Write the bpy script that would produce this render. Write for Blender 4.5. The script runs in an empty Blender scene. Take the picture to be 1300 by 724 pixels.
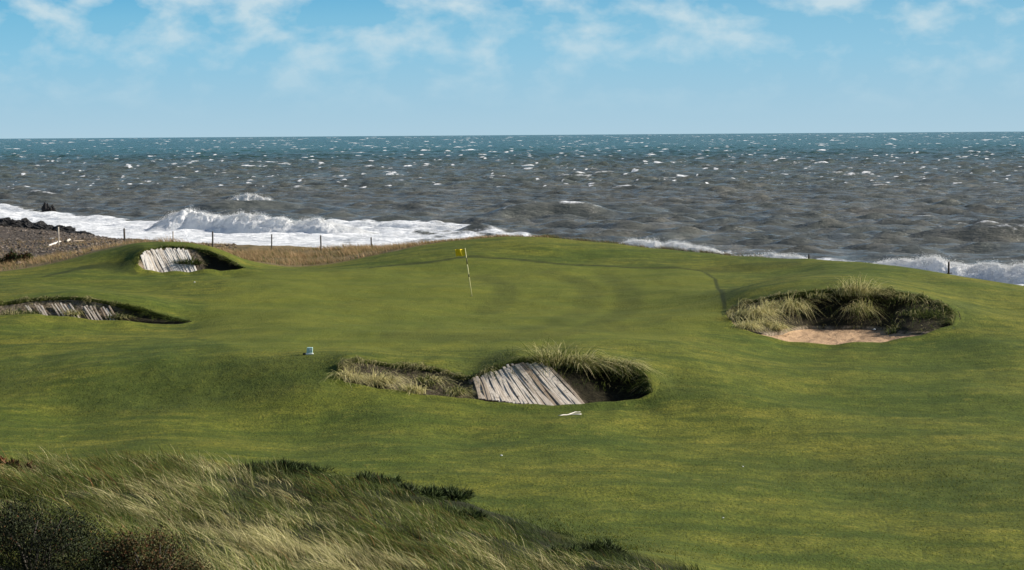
import bpy, math, random
import numpy as np
from mathutils import Matrix, Vector

rng = np.random.default_rng(7)
random.seed(7)
scene = bpy.context.scene
COL = scene.collection
PI = math.pi

# ------------------------------------------------------------------ camera model
CAM = np.array([0.0, 0.0, 7.16])
F = 2528.0                      # focal length in photo pixels (70 mm on a 36 mm sensor)
PITCH = math.atan((362 - 170.8) / F)
ROLL = math.radians(0.40)
fwd = np.array([0, math.cos(PITCH), -math.sin(PITCH)])
r0 = np.array([1.0, 0, 0]); u0 = np.array([0, math.sin(PITCH), math.cos(PITCH)])
rt = r0 * math.cos(ROLL) - u0 * math.sin(ROLL)
up = u0 * math.cos(ROLL) + r0 * math.sin(ROLL)
SEA = -2.3
EYE = CAM[2] - SEA

def ray(u, v):
    d = fwd + rt * ((u - 650.0) / F) - up * ((v - 362.0) / F)
    return d

def P(u, v, Y):
    """surveyed point: bearing u, depression v, distance Y metres north of the viewpoint"""
    d = ray(u, v)
    return CAM + d * (Y / d[1])

def Psea(u, v):
    d = ray(u, v)
    return CAM + d * (-EYE / d[2])

# ------------------------------------------------------------------ noise
_perm = np.random.default_rng(3).permutation(512).astype(np.int64)
_perm = np.concatenate([_perm, _perm, _perm])
_g3 = np.random.default_rng(4).normal(size=(512, 3)); _g3 /= np.linalg.norm(_g3, axis=1)[:, None]

def perlin(x, y, z=0.0):
    x, y, z = np.broadcast_arrays(np.asarray(x, float), np.asarray(y, float), np.asarray(z, float))
    xi = np.floor(x).astype(np.int64); yi = np.floor(y).astype(np.int64); zi = np.floor(z).astype(np.int64)
    xf, yf, zf = x - xi, y - yi, z - zi
    fx = xf * xf * xf * (xf * (xf * 6 - 15) + 10); fy = yf * yf * yf * (yf * (yf * 6 - 15) + 10); fz = zf * zf * zf * (zf * (zf * 6 - 15) + 10)
    def g(i, j, k):
        h = _perm[(_perm[(_perm[(xi + i) & 511] + yi + j) & 511] + zi + k) & 511]
        gr = _g3[h]
        return gr[..., 0] * (xf - i) + gr[..., 1] * (yf - j) + gr[..., 2] * (zf - k)
    def lerp(a, b, t): return a + (b - a) * t
    return 1.6 * lerp(lerp(lerp(g(0,0,0), g(1,0,0), fx), lerp(g(0,1,0), g(1,1,0), fx), fy),
                      lerp(lerp(g(0,0,1), g(1,0,1), fx), lerp(g(0,1,1), g(1,1,1), fx), fy), fz)

def fbm(x, y, z=0.0, o=4, gain=0.5):
    s = 0; a = 1; t = 0
    for k in range(o):
        s = s + a * perlin(np.asarray(x) * 2**k + 17.3 * k, np.asarray(y) * 2**k + 5.1 * k, np.asarray(z) * 2**k); t += a; a *= gain
    return s / t

def sstep(a, b, x):
    t = np.clip((np.asarray(x, float) - a) / (b - a), 0, 1)
    return t * t * (3 - 2 * t)

# ------------------------------------------------------------------ mesh helpers
def mesh_np(name, V, faces, mats=(), attrs=None, smooth=True):
    """faces: list of (n,k) int arrays"""
    me = bpy.data.meshes.new(name)
    V = np.asarray(V, np.float32)
    me.vertices.add(len(V)); me.vertices.foreach_set('co', V.ravel())
    if not isinstance(faces, (list, tuple)): faces = [faces]
    faces = [np.asarray(f, np.int32) for f in faces if len(f)]
    nl = sum(f.size for f in faces); nf = sum(len(f) for f in faces)
    me.loops.add(nl); me.polygons.add(nf)
    me.loops.foreach_set('vertex_index', np.concatenate([f.ravel() for f in faces]))
    sizes = np.concatenate([np.full(len(f), f.shape[1], np.int32) for f in faces])
    st = np.zeros(nf, np.int32); st[1:] = np.cumsum(sizes)[:-1]
    me.polygons.foreach_set('loop_start', st)
    try: me.polygons.foreach_set('loop_total', sizes)
    except Exception: pass
    me.polygons.foreach_set('use_smooth', np.full(nf, smooth, bool))
    for m in mats: me.materials.append(m)
    me.update(calc_edges=True); me.validate()
    for k, a in (attrs or {}).items():
        a = np.asarray(a, np.float32)
        if a.ndim == 1:
            at = me.attributes.new(k, 'FLOAT', 'POINT'); at.data.foreach_set('value', a)
        else:
            if a.shape[1] == 3: a = np.concatenate([a, np.ones((len(a), 1), np.float32)], 1)
            at = me.attributes.new(k, 'FLOAT_COLOR', 'POINT'); at.data.foreach_set('color', a.ravel())
    return me

def link(name, me, parent=None):
    o = bpy.data.objects.new(name, me); COL.objects.link(o)
    if parent is not None: o.parent = parent
    return o

def tag(o, label=None, cat=None, group=None, kind=None):
    if label: o['label'] = label
    if cat: o['category'] = cat
    if group: o['group'] = group
    if kind: o['kind'] = kind
    return o

def root(name, loc, label, cat, group=None):
    o = bpy.data.objects.new(name, None); COL.objects.link(o)
    o.location = Vector([float(c) for c in loc]); o.empty_display_size = 0.2
    return tag(o, label, cat, group)

def grid_faces(nr, nc, keep=None):
    i = np.arange(nr - 1)[:, None] * nc + np.arange(nc - 1)[None, :]
    f = np.stack([i, i + 1, i + 1 + nc, i + nc], -1).reshape(-1, 4)
    return f if keep is None else f[keep]

def tube(path, radii, n=8, cap=True):
    path = np.asarray(path, float); m = len(path); V = []; 
    for k in range(m):
        t = path[min(k + 1, m - 1)] - path[max(k - 1, 0)]; t /= np.linalg.norm(t) + 1e-9
        a = np.cross(t, [0.3, 0.9, 0.2]); a /= np.linalg.norm(a); b = np.cross(t, a)
        for j in range(n):
            q = 2 * PI * j / n
            V.append(path[k] + radii[k] * (math.cos(q) * a + math.sin(q) * b))
    f = [[k * n + j, k * n + (j + 1) % n, (k + 1) * n + (j + 1) % n, (k + 1) * n + j] for k in range(m - 1) for j in range(n)]
    V = np.array(V); tri = []
    if cap:
        V = np.concatenate([V, [path[0]], [path[-1]]]); c0, c1 = len(V) - 2, len(V) - 1
        tri = [[c0, (j + 1) % n, j] for j in range(n)] + [[c1, (m - 1) * n + j, (m - 1) * n + (j + 1) % n] for j in range(n)]
    return V, [np.array(f), np.array(tri)]

# ------------------------------------------------------------------ material helpers
class NT:
    def __init__(s, name):
        s.m = bpy.data.materials.new(name); s.m.use_nodes = True
        s.t = s.m.node_tree; s.t.nodes.clear()
        s.out = s.t.nodes.new('ShaderNodeOutputMaterial')
    def n(s, typ, **kw):
        nd = s.t.nodes.new(typ)
        for k, v in kw.items():
            if k == 'i':
                for a, b in v.items():
                    if hasattr(b, 'is_output') or isinstance(b, bpy.types.NodeSocket): s.t.links.new(b, nd.inputs[a])
                    else: nd.inputs[a].default_value = b
            else: setattr(nd, k, v)
        return nd
    def math(s, op, a, b=0.0, clamp=False):
        return s.n('ShaderNodeMath', operation=op, use_clamp=clamp, i={0: a, 1: b}).outputs[0]
    def mix(s, f, a, b, blend='MIX'):
        nd = s.n('ShaderNodeMix', data_type='RGBA', blend_type=blend)
        for k, v in ((0, f), (6, a), (7, b)):
            if isinstance(v, bpy.types.NodeSocket): s.t.links.new(v, nd.inputs[k])
            elif k == 0: nd.inputs[k].default_value = v
            else: nd.inputs[k].default_value = (*v[:3], 1)
        return nd.outputs[2]
    def noise(s, scale, detail=4, rough=0.55, vec=None, dist=0.0):
        i = {'Scale': scale, 'Detail': detail, 'Roughness': rough, 'Distortion': dist}
        if vec is not None: i['Vector'] = vec
        return s.n('ShaderNodeTexNoise', i=i).outputs['Fac']
    def ramp(s, fac, stops, interp='LINEAR'):
        nd = s.n('ShaderNodeValToRGB'); s.t.links.new(fac, nd.inputs[0])
        cr = nd.color_ramp; cr.interpolation = interp
        while len(cr.elements) < len(stops): cr.elements.new(0.5)
        for e, (p, c) in zip(cr.elements, stops):
            e.position = p; e.color = (c, c, c, 1) if isinstance(c, (int, float)) else (*c, 1)
        return nd.outputs[0]
    def pos(s, scale=(1, 1, 1), rot=(0, 0, 0), obj=False):
        v = s.n('ShaderNodeTexCoord').outputs['Object'] if obj else s.n('ShaderNodeNewGeometry').outputs['Position']
        return s.n('ShaderNodeMapping', i={'Vector': v, 'Scale': scale, 'Rotation': rot}).outputs[0]
    def attr(s, name, out='Fac'):
        return s.n('ShaderNodeAttribute', attribute_name=name).outputs[out]
    def bsdf(s, col, rough=0.8, spec=0.3, normal=None, **kw):
        i = {'Base Color': col if isinstance(col, bpy.types.NodeSocket) else (*col, 1), 'Roughness': rough, 'Specular IOR Level': spec}
        if normal is not None: i['Normal'] = normal
        i.update(kw)
        nd = s.n('ShaderNodeBsdfPrincipled', i=i)
        return nd.outputs[0]
    def bump(s, h, strength, dist):
        return s.n('ShaderNodeBump', i={'Height': h, 'Strength': strength, 'Distance': dist}).outputs[0]
    def done(s, sh):
        s.t.links.new(sh, s.out.inputs[0]); return s.m

# ------------------------------------------------------------------ terrain control points
# (u, v, Y): bearing / depression / distance, as surveyed from the viewpoint
crest = [(-150,372,98),(-60,356,101),(0,346,104),(60,337,106),(120,322,107),(175,309,107),(215,307,107),(255,311.5,107.5),(300,326,108),
         (340,336,108),(380,340,109),(430,335,110),(480,324.5,112),(520,316,114),(560,308,116),(640,300.5,118),(700,302,118),(780,309,117),
         (850,317,115),(900,321.5,113),(960,326,110),(1030,329,107),(1100,335,103),(1150,341,100),(1200,348.5,97),(1250,356,94),
         (1300,363,91),(1400,378,86),(1500,392,82)]
dune_crest = [(-300,600,32),(-60,594,33),(0,594,33),(100,592,33),(200,590,33.5),(290,594,34),(400,607,34),(500,620,33.5),(600,644,32.5),
              (700,676,31),(800,705,30),(870,728,29.5),(950,765,29),(1050,830,27.5)]
dune_face = [(-300,724,21),(0,655,27),(0,724,21.5),(0,860,17),(200,655,27.5),(200,724,22),(200,860,17),(400,664,28.5),(400,724,23.5),(400,860,18),
             (600,694,28.5),(600,724,26.3),(600,860,19.5),(750,730,28),(800,860,21.5),(1050,960,20)]
fair = [(-150,580,47),(0,578,47.8),(150,575,48),(300,580,47.2),(450,588,46.4),(600,600,44.8),(750,625,42),(900,690,36),(1000,700,35.4),
        (1100,724,33.9),(1300,724,34),(1450,724,34),(1100,820,28.5),(1300,820,28.5),(1300,960,23),(1450,960,23),
        (900,620,42.6),(1050,640,41),(1200,640,41),(1350,640,41),(1500,640,41),
        (0,540,53.3),(200,535,53.8),(400,540,53),(600,545,52.3),(800,550,51.6),(950,560,51.2),(1100,560,51),(1250,545,52.6),(1400,550,52.4),(1500,560,51),
        # slope up to the front of the plateau (left mound)
        (-150,520,57),(0,515,57.3),(100,518,57.0),(200,517,56.9),(300,512,56.6),(400,508,55.7),
        (-150,490,61),(0,482,61.2),(100,470,61.4),(200,459,61.6),(300,452,61.6),(380,450,61.4),(420,451,60.6),
        # plateau and putting green
        (-150,450,67),(0,446,68),(100,440,68),(200,436,67.2),(300,437,66.6),(400,437,66),(500,443,63.8),(600,440,64.4),(700,438,64.4),(800,440,63.5),
        (860,452,62),(850,480,58.8),(880,470,60),(900,500,57),(1000,500,58.3),(1000,455,66.8),(900,440,66),(1120,480,62.5),(1250,455,66.3),(1400,460,66),
        (1250,500,58.6),(1400,500,59),
        (300,410,75.5),(400,405,76.7),(500,405,77),(600,408,76.4),(700,410,75.5),(800,412,75),(880,408,74.2),
        (300,376,87.5),(420,376,88.3),(599,376,88.9),(700,376,88.7),(800,376,87.8),(890,376,85.2),
        (420,352,99),(520,345,102),(599,345,101),(700,345,100),(800,348,98.5),(880,350,96.5),(560,325,109),(640,320,110),(740,325,109),(820,332,107),
        (900,338,105),(930,350,98),(950,365,90),(1000,340,101),(1050,350,88),(1100,346,91),(1150,355,88),(1200,362,86),(1240,380,80),(1280,372,86),(1350,390,80),(1250,400,75),(1280,420,72),(1400,420,72),
        (-150,425,72.8),(0,421,73.8),(100,421,74),(200,421,74.2),(260,410,76.6),(280,395,81),
        (0,370,90),(100,365,92),(150,372,89.5),(230,375,88.5),(-150,385,90),
        (0,355,97),(60,349,99),(120,340,101.5),(150,338,102),(60,358,95),(150,352,97),(200,356,96.5),(260,354,97),(320,350,99),(350,346,102),(380,350,99)]
beyond = [(-150,340,128),(-60,338,122),(0,337,118),(60,329,121),(60,318,140),(0,322,135),(0,305,168),(100,312,142),(150,314,132),(200,318,128),(260,322,121),(300,328,118),
          (340,332,115),(380,330,116.5),(430,324,119.5),(480,318,122.5),(520,314,123.5),(300,316,131),(380,318,128),(450,316,127),
          (60,303,168),(100,297,190),(0,287,200),(-100,290,200),(150,303,180),(230,311,158),(300,312,148),(400,315,142)]
hidden = []                     # ground the crest hides: (u, Y, z)
for u, Y, z in [(0,3,5.6),(650,3,5.6),(1300,3,5.4),(0,9,4.9),(650,9,5.0),(1300,9,4.4),(-400,9,4.6),(-400,20,3.0),(1700,9,4.2),(1700,20,1.6),(1700,34,-.3),
                (0,37,0.9),(200,37.5,0.8),(400,37.5,0.4),(600,37,0.0),(750,34.5,0.0),(0,42,-.2),(300,42,-.25),(500,41,-.3),
                (560,124,.35),(640,126,.3),(720,126,.1),(800,124,-.3),(880,120,-.5),(960,117,-.7),(1050,113,-.9),(1150,107,-1.0),(1250,101,-1.1),(1350,97,-1.2),(1500,88,-1.2),
                (480,135,-.7),(560,137,-.9),(640,140,-1.2),(720,140,-1.4),(800,138,-1.6),(900,132,-1.7),(1000,127,-1.8),(1100,120,-1.9),(1200,113,-1.9),(1300,107,-1.9),(1500,97,-1.9),
                (-300,215,-2.0),(-400,120,0.0),(-400,170,-.9),(-400,60,0),(-400,90,.2)]:
    hidden.append((u, Y, z))
def yshore(x): return 150.0 - 1.02 * x
for x in (-90, -60, -40, -20, 0, 20, 35, 55):
    for dy, z in ((0, -2.3), (12, -3.0), (40, -4.2), (90, -5.5)):
        Y = yshore(x) + dy
        hidden.append((650 + x / Y * F, Y, z))

# ---- bunkers: back rim, foot of the face, front rim, each left to right
BK = {
 'plank': dict(
    back=[(428,472,58.4),(436,458,59.2),(470,459,59.4),(520,463,59.4),(560,468,59.2),(600,480,58.4),(625,470,58.8),(658,458,59.2),(695,459,59.2),(735,456,59.3),(775,459,59.2),(806,467,58.8),(824,482,58.0),(828,500,57.0)],
    bot=[(430,480,58.2),(450,490,58.0),(490,498,57.8),(535,504,57.6),(572,508,57.4),(608,510,57.2),(650,515,57.1),(705,519,57.0),(748,518,57.1),(775,517,57.4),(795,515,57.5),(812,513,57.4),(822,509,57.2),(828,504,57.0)],
    front=[(428,472,58.4),(438,486,57.6),(480,493,57.3),(530,499,57.0),(580,504,56.7),(620,509,56.5),(660,512.5,56.3),(700,513.5,56.2),(740,512,56.3),(780,510,56.5),(812,507,56.7),(828,500,57.0)]),
 'sand': dict(
    back=[(921,400,75.6),(927,390,77.3),(950,380,77.3),(980,373,77.0),(1015,367,76.6),(1050,362.5,76.7),(1090,360.5,76.7),(1130,366,76.5),(1170,374,76.1),(1196,383,75.5),(1213,396,74.4),(1209,412,72.9)],
    bot=[(926,406,74.7),(945,418.5,72.8),(972,425,72.1),(996,421,73.6),(1025,417,75.2),(1055,418,75.3),(1090,418,75.2),(1122,419,75.0),(1150,424.5,72.7),(1178,424,72.2),(1200,417,72.9),(1207,414,73.0)],
    front=[(921,400,75.3),(932,412,73.4),(960,423,71.9),(1000,430.5,71.5),(1060,433,71.3),(1120,430.5,71.5),(1170,424.5,71.9),(1209,412,72.9)]),
 'left': dict(
    back=[(-90,398,79.6),(-40,391,80.6),(0,387,81),(40,382.5,81.4),(90,380.5,81.6),(130,384,81.4),(175,391,81),(215,398.5,80.4),(243,404.5,79.4)],
    bot=[(-88,404,79.4),(-38,408,80),(5,408,80.3),(50,408,80.5),(100,409,80.6),(140,410,80.5),(180,410,80.2),(215,410,79.8),(240,408,79.4)],
    front=[(-90,398,79.6),(-50,402,78.8),(0,402.5,78.6),(60,403.5,78.5),(120,405,78.4),(180,406.5,78.4),(225,408,78.6),(243,404.5,79.4)]),
 'far': dict(
    back=[(174,334,101.8),(176,323,102.8),(186,315.5,103.4),(212,312.5,103.8),(240,314.5,103.8),(268,320.5,103.5),(292,331,103),(312,342.5,102)],
    bot=[(177,338,101.8),(188,346,102.1),(208,349,102.3),(236,351,102.5),(256,352,102.5),(276,352,102.4),(295,349,102.2),(311,344,102)],
    front=[(174,334,101.8),(182,341,101.2),(205,345.5,100.9),(240,347,100.8),(280,347,100.9),(300,345.5,101.3),(312,342.5,102)]),
}
ctrl = []
for L in (crest, dune_crest, dune_face, fair, beyond): ctrl += [P(*c) for c in L]
for b in BK.values():
    ctrl += [P(*c) for c in b['back']] + [P(*c) for c in b['front'][1:-1]]
    # turf just behind the back rim, so the lip is level with the ground behind it
    for (u, v, Y) in b['back'][2:-2]:
        q = P(u, v, Y); ctrl.append(np.array([q[0], q[1] + 1.6, q[2] + 0.10]))
    for (u, v, Y) in b['front'][2:-2]:
        q = P(u, v, Y); ctrl.append(np.array([q[0], q[1] - 1.5, q[2] - 0.04]))
ctrl += [np.array([(u - 650) / F * Y, Y, z]) for u, Y, z in hidden]
ctrl = np.array(ctrl)

def wcoord(x, y):
    y = np.maximum(np.asarray(y, float), 1.0)
    return np.stack([np.asarray(x, float) / y * 6.0, np.log(y) * 2.2], -1)

def _k(r2): return 0.5 * r2 * np.log(r2 + 1e-12)
_c = wcoord(ctrl[:, 0], ctrl[:, 1]); _n = len(_c)
_d2 = ((_c[:, None] - _c[None]) ** 2).sum(-1)
_A = np.zeros((_n + 3, _n + 3)); _A[:_n, :_n] = _k(_d2) + np.eye(_n) * 2e-5
_A[:_n, _n] = 1; _A[:_n, _n + 1:] = _c; _A[_n:, :_n] = _A[:_n, _n:].T
_w = np.linalg.solve(_A, np.concatenate([ctrl[:, 2], np.zeros(3)]))

crest_t = np.array([(P(*c)[0] / c[2], c[2]) for c in crest])
dune_t = np.array([(P(*c)[0] / c[2], c[2]) for c in dune_crest])
def ycrest(t): return np.interp(t, crest_t[:, 0], crest_t[:, 1])
def ydune(t):
    return np.interp(t, np.concatenate([dune_t[:, 0], [0.22, 0.3]]), np.concatenate([dune_t[:, 1], [24.0, 19.0]]))

def terrain(x, y):
    x = np.asarray(x, float); y = np.asarray(y, float); sh = np.broadcast(x, y).shape
    x = np.broadcast_to(x, sh).ravel(); y = np.broadcast_to(y, sh).ravel()
    out = np.empty(len(x))
    for a in range(0, len(x), 40000):
        q = wcoord(x[a:a + 40000], y[a:a + 40000])
        d2 = (q[:, None, 0] - _c[None, :, 0]) ** 2 + (q[:, None, 1] - _c[None, :, 1]) ** 2
        out[a:a + 40000] = _k(d2) @ _w[:_n] + _w[_n] + q @ _w[_n + 1:]
    t = x / np.maximum(y, 1)
    turf = sstep(0, 6, y - ydune(t)) * sstep(0, 8, ycrest(t) - y)
    out += turf * (0.16 * perlin(x * 0.085, y * 0.075, 6.6) + 0.12 * perlin(x * 0.20, y * 0.15, 2.2) + 0.05 * perlin(x * 0.62, y * 0.42, 5.2) + 0.009 * perlin(x * 2.1, y * 1.3, 4.1))
    dn = 1 - sstep(-1, 3, y - ydune(t))
    out += dn * (0.16 * perlin(x * 0.55, y * 0.55, 9.1) + 0.07 * perlin(x * 1.7, y * 1.7, 3.3))
    bc = sstep(1, 6, y - ycrest(t))
    out += bc * (0.10 * perlin(x * 0.35, y * 0.25, 7.7) + 0.06 * perlin(x * 1.1, y * 0.9, 1.4))
    return out.reshape(sh)

def zt(x, y): return float(terrain(np.array([x]), np.array([y]))[0])

def ground(u, v, y0=14, y1=230):
    """where the sight line (u, v) first meets the ground"""
    d = ray(u, v); Y = np.exp(np.linspace(math.log(y0), math.log(y1), 1500))
    pts = CAM[None] + d[None] * (Y / d[1])[:, None]
    h = terrain(pts[:, 0], pts[:, 1]) - pts[:, 2]
    i = np.argmax(h > 0)
    p = pts[i].copy(); p[2] = zt(p[0], p[1]); return p

def dense(L, n):
    """polyline of survey points -> n world points evenly spread, lightly rounded"""
    W = np.array([P(*c) for c in L]); k = np.linspace(0, len(W) - 1, n)
    out = np.stack([np.interp(k, np.arange(len(W)), W[:, j]) for j in range(3)], 1)
    for _ in range(max(2, n // len(W))):
        out[1:-1] = out[1:-1] * 0.5 + 0.25 * (out[:-2] + out[2:])
    return out

def inside(px, py, poly):
    r = np.zeros(px.shape, bool); n = len(poly); j = n - 1
    for i in range(n):
        xi, yi = poly[i]; xj, yj = poly[j]
        c = ((yi > py) != (yj > py)) & (px < (xj - xi) * (py - yi) / (yj - yi + 1e-12) + xi)
        r ^= c; j = i
    return r

NB = 170
for b in BK.values():
    b['B'] = dense(b['back'], NB); b['T'] = dense(b['bot'], NB); b['Fr'] = dense(b['front'], NB)
    jag = 0.09 * fbm(b['B'][:, 0] * 1.6, b['B'][:, 1] * 1.6, 4.0, 3)
    w = np.sin(np.linspace(0, PI, NB)) ** 0.5
    b['B'][:, 1] += jag * w; b['B'][:, 0] += 0.06 * w * fbm(b['B'][:, 0] * 2, b['B'][:, 1], 8.0, 3)
    b['B'][:, 2] = terrain(b['B'][:, 0], b['B'][:, 1]); b['Fr'][:, 2] = terrain(b['Fr'][:, 0], b['Fr'][:, 1])
    b['poly'] = np.concatenate([b['B'][:, :2], b['Fr'][::-1][1:-1, :2]])

# ------------------------------------------------------------------ materials
def mat_turf():
    m = NT('ground_cover')
    p = m.pos()
    big = m.noise(0.11, 3, 0.5, p); mid = m.noise(0.55, 4, 0.6, m.pos((0.4, 0.8, 1), (0, 0, -0.1))); 
    fine = m.noise(4.0, 5, 0.7, m.pos((0.42, 0.40, 1))); vfine = m.noise(15, 3, 0.7, m.pos((1, 0.5, 1)))
    g = m.ramp(mid, [(0.30, (0.058, 0.082, 0.012)), (0.5, (0.108, 0.122, 0.018)), (0.68, (0.178, 0.158, 0.028))])
    g2 = m.ramp(big, [(0.36, (0.060, 0.090, 0.014)), (0.60, (0.165, 0.155, 0.024))])
    c = m.mix(0.5, g, g2)
    pat = m.noise(0.9, 5, 0.62, m.pos((0.24, 0.8, 1), (0, 0, 0.12)))
    c = m.mix(m.ramp(pat, [(0.38, 0.72), (0.52, 0.0)]), c, (0.040, 0.066, 0.011))
    c = m.mix(m.ramp(pat, [(0.54, 0.0), (0.70, 0.30)]), c, (0.215, 0.180, 0.036))
    c = m.mix(m.ramp(fine, [(0.30, 0.75), (0.56, 0.0)]), c, (0.036, 0.050, 0.008))
    c = m.mix(m.ramp(fine, [(0.56, 0.0), (0.74, 0.5)]), c, (0.250, 0.215, 0.050))
    c = m.mix(m.ramp(vfine, [(0.38, 0.65), (0.6, 0.0)]), c, (0.034, 0.046, 0.008))
    # putting green: finer, more even
    M = m.n('ShaderNodeSeparateColor', i={0: m.attr('mask', 'Color')})
    gm = m.noise(0.35, 3, 0.5, m.pos((0.6, 1, 1)))
    gc = m.ramp(gm, [(0.3, (0.088, 0.102, 0.016)), (0.7, (0.145, 0.145, 0.023))])
    gc = m.mix(m.ramp(m.noise(7, 4, 0.7, m.pos((1, 0.5, 1))), [(0.3, 0.4), (0.6, 0)]), gc, (0.074, 0.088, 0.015))
    # mower passes: long shallow arcs round the back of the green
    wv = m.n('ShaderNodeTexWave', wave_type='RINGS', rings_direction='Z', i={'Vector': m.n('ShaderNodeMapping', vector_type='POINT', i={'Vector': m.n('ShaderNodeNewGeometry').outputs['Position'], 'Location': (14, -70, 0)}).outputs[0], 'Scale': 0.12, 'Distortion': 1.2, 'Detail': 1.0, 'Detail Scale': 0.3})
    gc = m.mix(m.ramp(wv.outputs['Fac'], [(0.42, 0.0), (0.58, 0.42)]), gc, (0.085, 0.104, 0.017))
    c = m.mix(m.math('MULTIPLY', M.outputs[0], 0.6), c, gc)
    c = m.mix(m.math('MULTIPLY', m.attr('collar_lip_shade'), 0.9), c, (0.026, 0.033, 0.008))
    c = m.mix(1.0, c, (1.09, 1.10, 0.88), 'MULTIPLY')
    rg = m.attr('bank')
    rk = m.ramp(m.noise(3.2, 5, 0.7, m.pos((1, 0.6, 1))), [(0.3, 0), (0.7, 1)])
    c = m.mix(m.math('MULTIPLY', rg, 0.72), c, m.mix(rk, (0.022, 0.036, 0.007), (0.085, 0.105, 0.018)))
    # dune soil under the marram
    ds = m.mix(m.noise(2.5, 4, 0.6, p), (0.010, 0.013, 0.005), (0.030, 0.030, 0.012))
    c = m.mix(M.outputs[1], c, ds)
    # dry rough then shingle
    rf = m.mix(m.ramp(m.noise(1.6, 5, 0.65, m.pos((1, 0.5, 1))), [(0.35, 0), (0.65, 1)]), (0.075, 0.062, 0.026), (0.20, 0.145, 0.075))
    sh = m.ramp(m.n('ShaderNodeTexVoronoi', i={'Vector': m.pos((1, 0.6, 1)), 'Scale': 5.0}).outputs['Color'], [(0.15, (0.045, 0.036, 0.029)), (0.5, (0.090, 0.072, 0.058)), (0.85, (0.155, 0.125, 0.10))])
    sh = m.mix(m.ramp(m.noise(0.35, 4, 0.6, m.pos((0.5, 1.4, 1))), [(0.38, 0), (0.6, 0.8)]), sh, (0.060, 0.050, 0.042))
    wet = m.attr('wet')
    sh = m.mix(m.math('MULTIPLY', wet, 0.7), sh, (0.022, 0.020, 0.019))
    c = m.mix(M.outputs[2], c, rf)
    c = m.mix(m.attr('shingle'), c, sh)
    h = m.math('ADD', fine, m.math('MULTIPLY', vfine, 0.5))
    nb = m.bump(h, 0.8, 0.07)
    s = m.bsdf(c, 0.9, 0.12, nb)
    return m.done(s)

def mat_blade():
    m = NT('grass_blade')
    c = m.attr('col', 'Color')
    d = m.bsdf(c, 0.6, 0.08)
    tr = m.n('ShaderNodeBsdfTranslucent', i={0: c}).outputs[0]
    return m.done(m.n('ShaderNodeMixShader', i={0: 0.32, 1: d, 2: tr}).outputs[0])

def mat_face():
    m = NT('bunker_earth')
    p = m.pos()
    k = m.attr('soil_shade')
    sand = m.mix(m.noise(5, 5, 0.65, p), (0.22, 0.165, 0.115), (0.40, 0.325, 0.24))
    dark = m.mix(m.noise(6, 5, 0.65, p), (0.004, 0.004, 0.002), (0.020, 0.017, 0.009))  # near-black end also paints the shade of the hollows into the earth
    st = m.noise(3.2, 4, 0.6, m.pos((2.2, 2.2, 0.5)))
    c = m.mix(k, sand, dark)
    c = m.mix(m.ramp(st, [(0.42, 0.75), (0.58, 0.0)]), c, (0.03, 0.026, 0.014))
    nb = m.bump(m.noise(9, 5, 0.7, p), 0.8, 0.06)
    return m.done(m.bsdf(c, 0.95, 0.1, nb))

def mat_sand():
    m = NT('bunker_sand')
    p = m.pos()
    c = m.mix(m.noise(2.2, 5, 0.6, p), (0.31, 0.20, 0.115), (0.47, 0.325, 0.205))
    c = m.mix(m.ramp(m.noise(5, 4, 0.6, m.pos((1, 0.5, 1))), [(0.33, 0.75), (0.45, 0)]), c, (0.16, 0.10, 0.06))
    nb = m.bump(m.noise(4, 5, 0.7, p), 0.9, 0.09)
    return m.done(m.bsdf(c, 0.95, 0.1, nb))

def mat_wood(name='weathered_wood', a=(0.26, 0.205, 0.15), b=(0.66, 0.60, 0.515)):
    m = NT(name)
    oi = m.n('ShaderNodeObjectInfo').outputs['Random']
    v = m.n('ShaderNodeMapping', i={'Vector': m.n('ShaderNodeTexCoord').outputs['UV'], 'Scale': (3, 1, 1)}).outputs[0]
    p = m.pos()
    g = m.noise(6, 5, 0.7, p)
    gr = m.attr('grain')
    c = m.mix(m.ramp(m.noise(1.0, 5, 0.75, m.n('ShaderNodeCombineXYZ', i={0: m.math('MULTIPLY', gr, 60.0), 1: m.math('MULTIPLY', m.attr('along'), 2.5), 2: m.math('MULTIPLY', oi, 40.0)}).outputs[0]), [(0.3, 0), (0.65, 1)]), a, b)
    c = m.mix(m.ramp(oi, [(0.45, 0.0), (1.0, 0.85)]), c, (a[0] * .75, a[1] * .66, a[2] * .55))
    c = m.mix(m.ramp(g, [(0.30, 0.8), (0.45, 0)]), c, (0.075, 0.05, 0.032))
    nb = m.bump(g, 0.4, 0.02)
    return m.done(m.bsdf(c, 0.85, 0.2, nb))

def mat_rock():
    m = NT('black_rock')
    p = m.pos()
    c = m.mix(m.noise(2.5, 6, 0.7, p), (0.006, 0.006, 0.007), (0.045, 0.042, 0.04))
    return m.done(m.bsdf(c, 0.75, 0.3, m.bump(m.noise(4, 6, 0.7, p), 1.0, 0.2)))

def mat_foam():
    m = NT('wave_foam')
    p = m.pos()
    n = m.noise(1.1, 6, 0.7, m.pos((1, 1, 1.6)))
    c = m.mix(m.ramp(n, [(0.32, 1.0), (0.46, 0.0)]), (0.95, 0.955, 0.955), (0.60, 0.63, 0.64))
    d = m.bsdf(c, 0.8, 0.2, m.bump(m.noise(2.5, 6, 0.7, p), 0.9, 0.25))
    tr = m.n('ShaderNodeBsdfTranslucent', i={0: c}).outputs[0]
    return m.done(m.n('ShaderNodeMixShader', i={0: 0.45, 1: d, 2: tr}).outputs[0])

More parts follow.
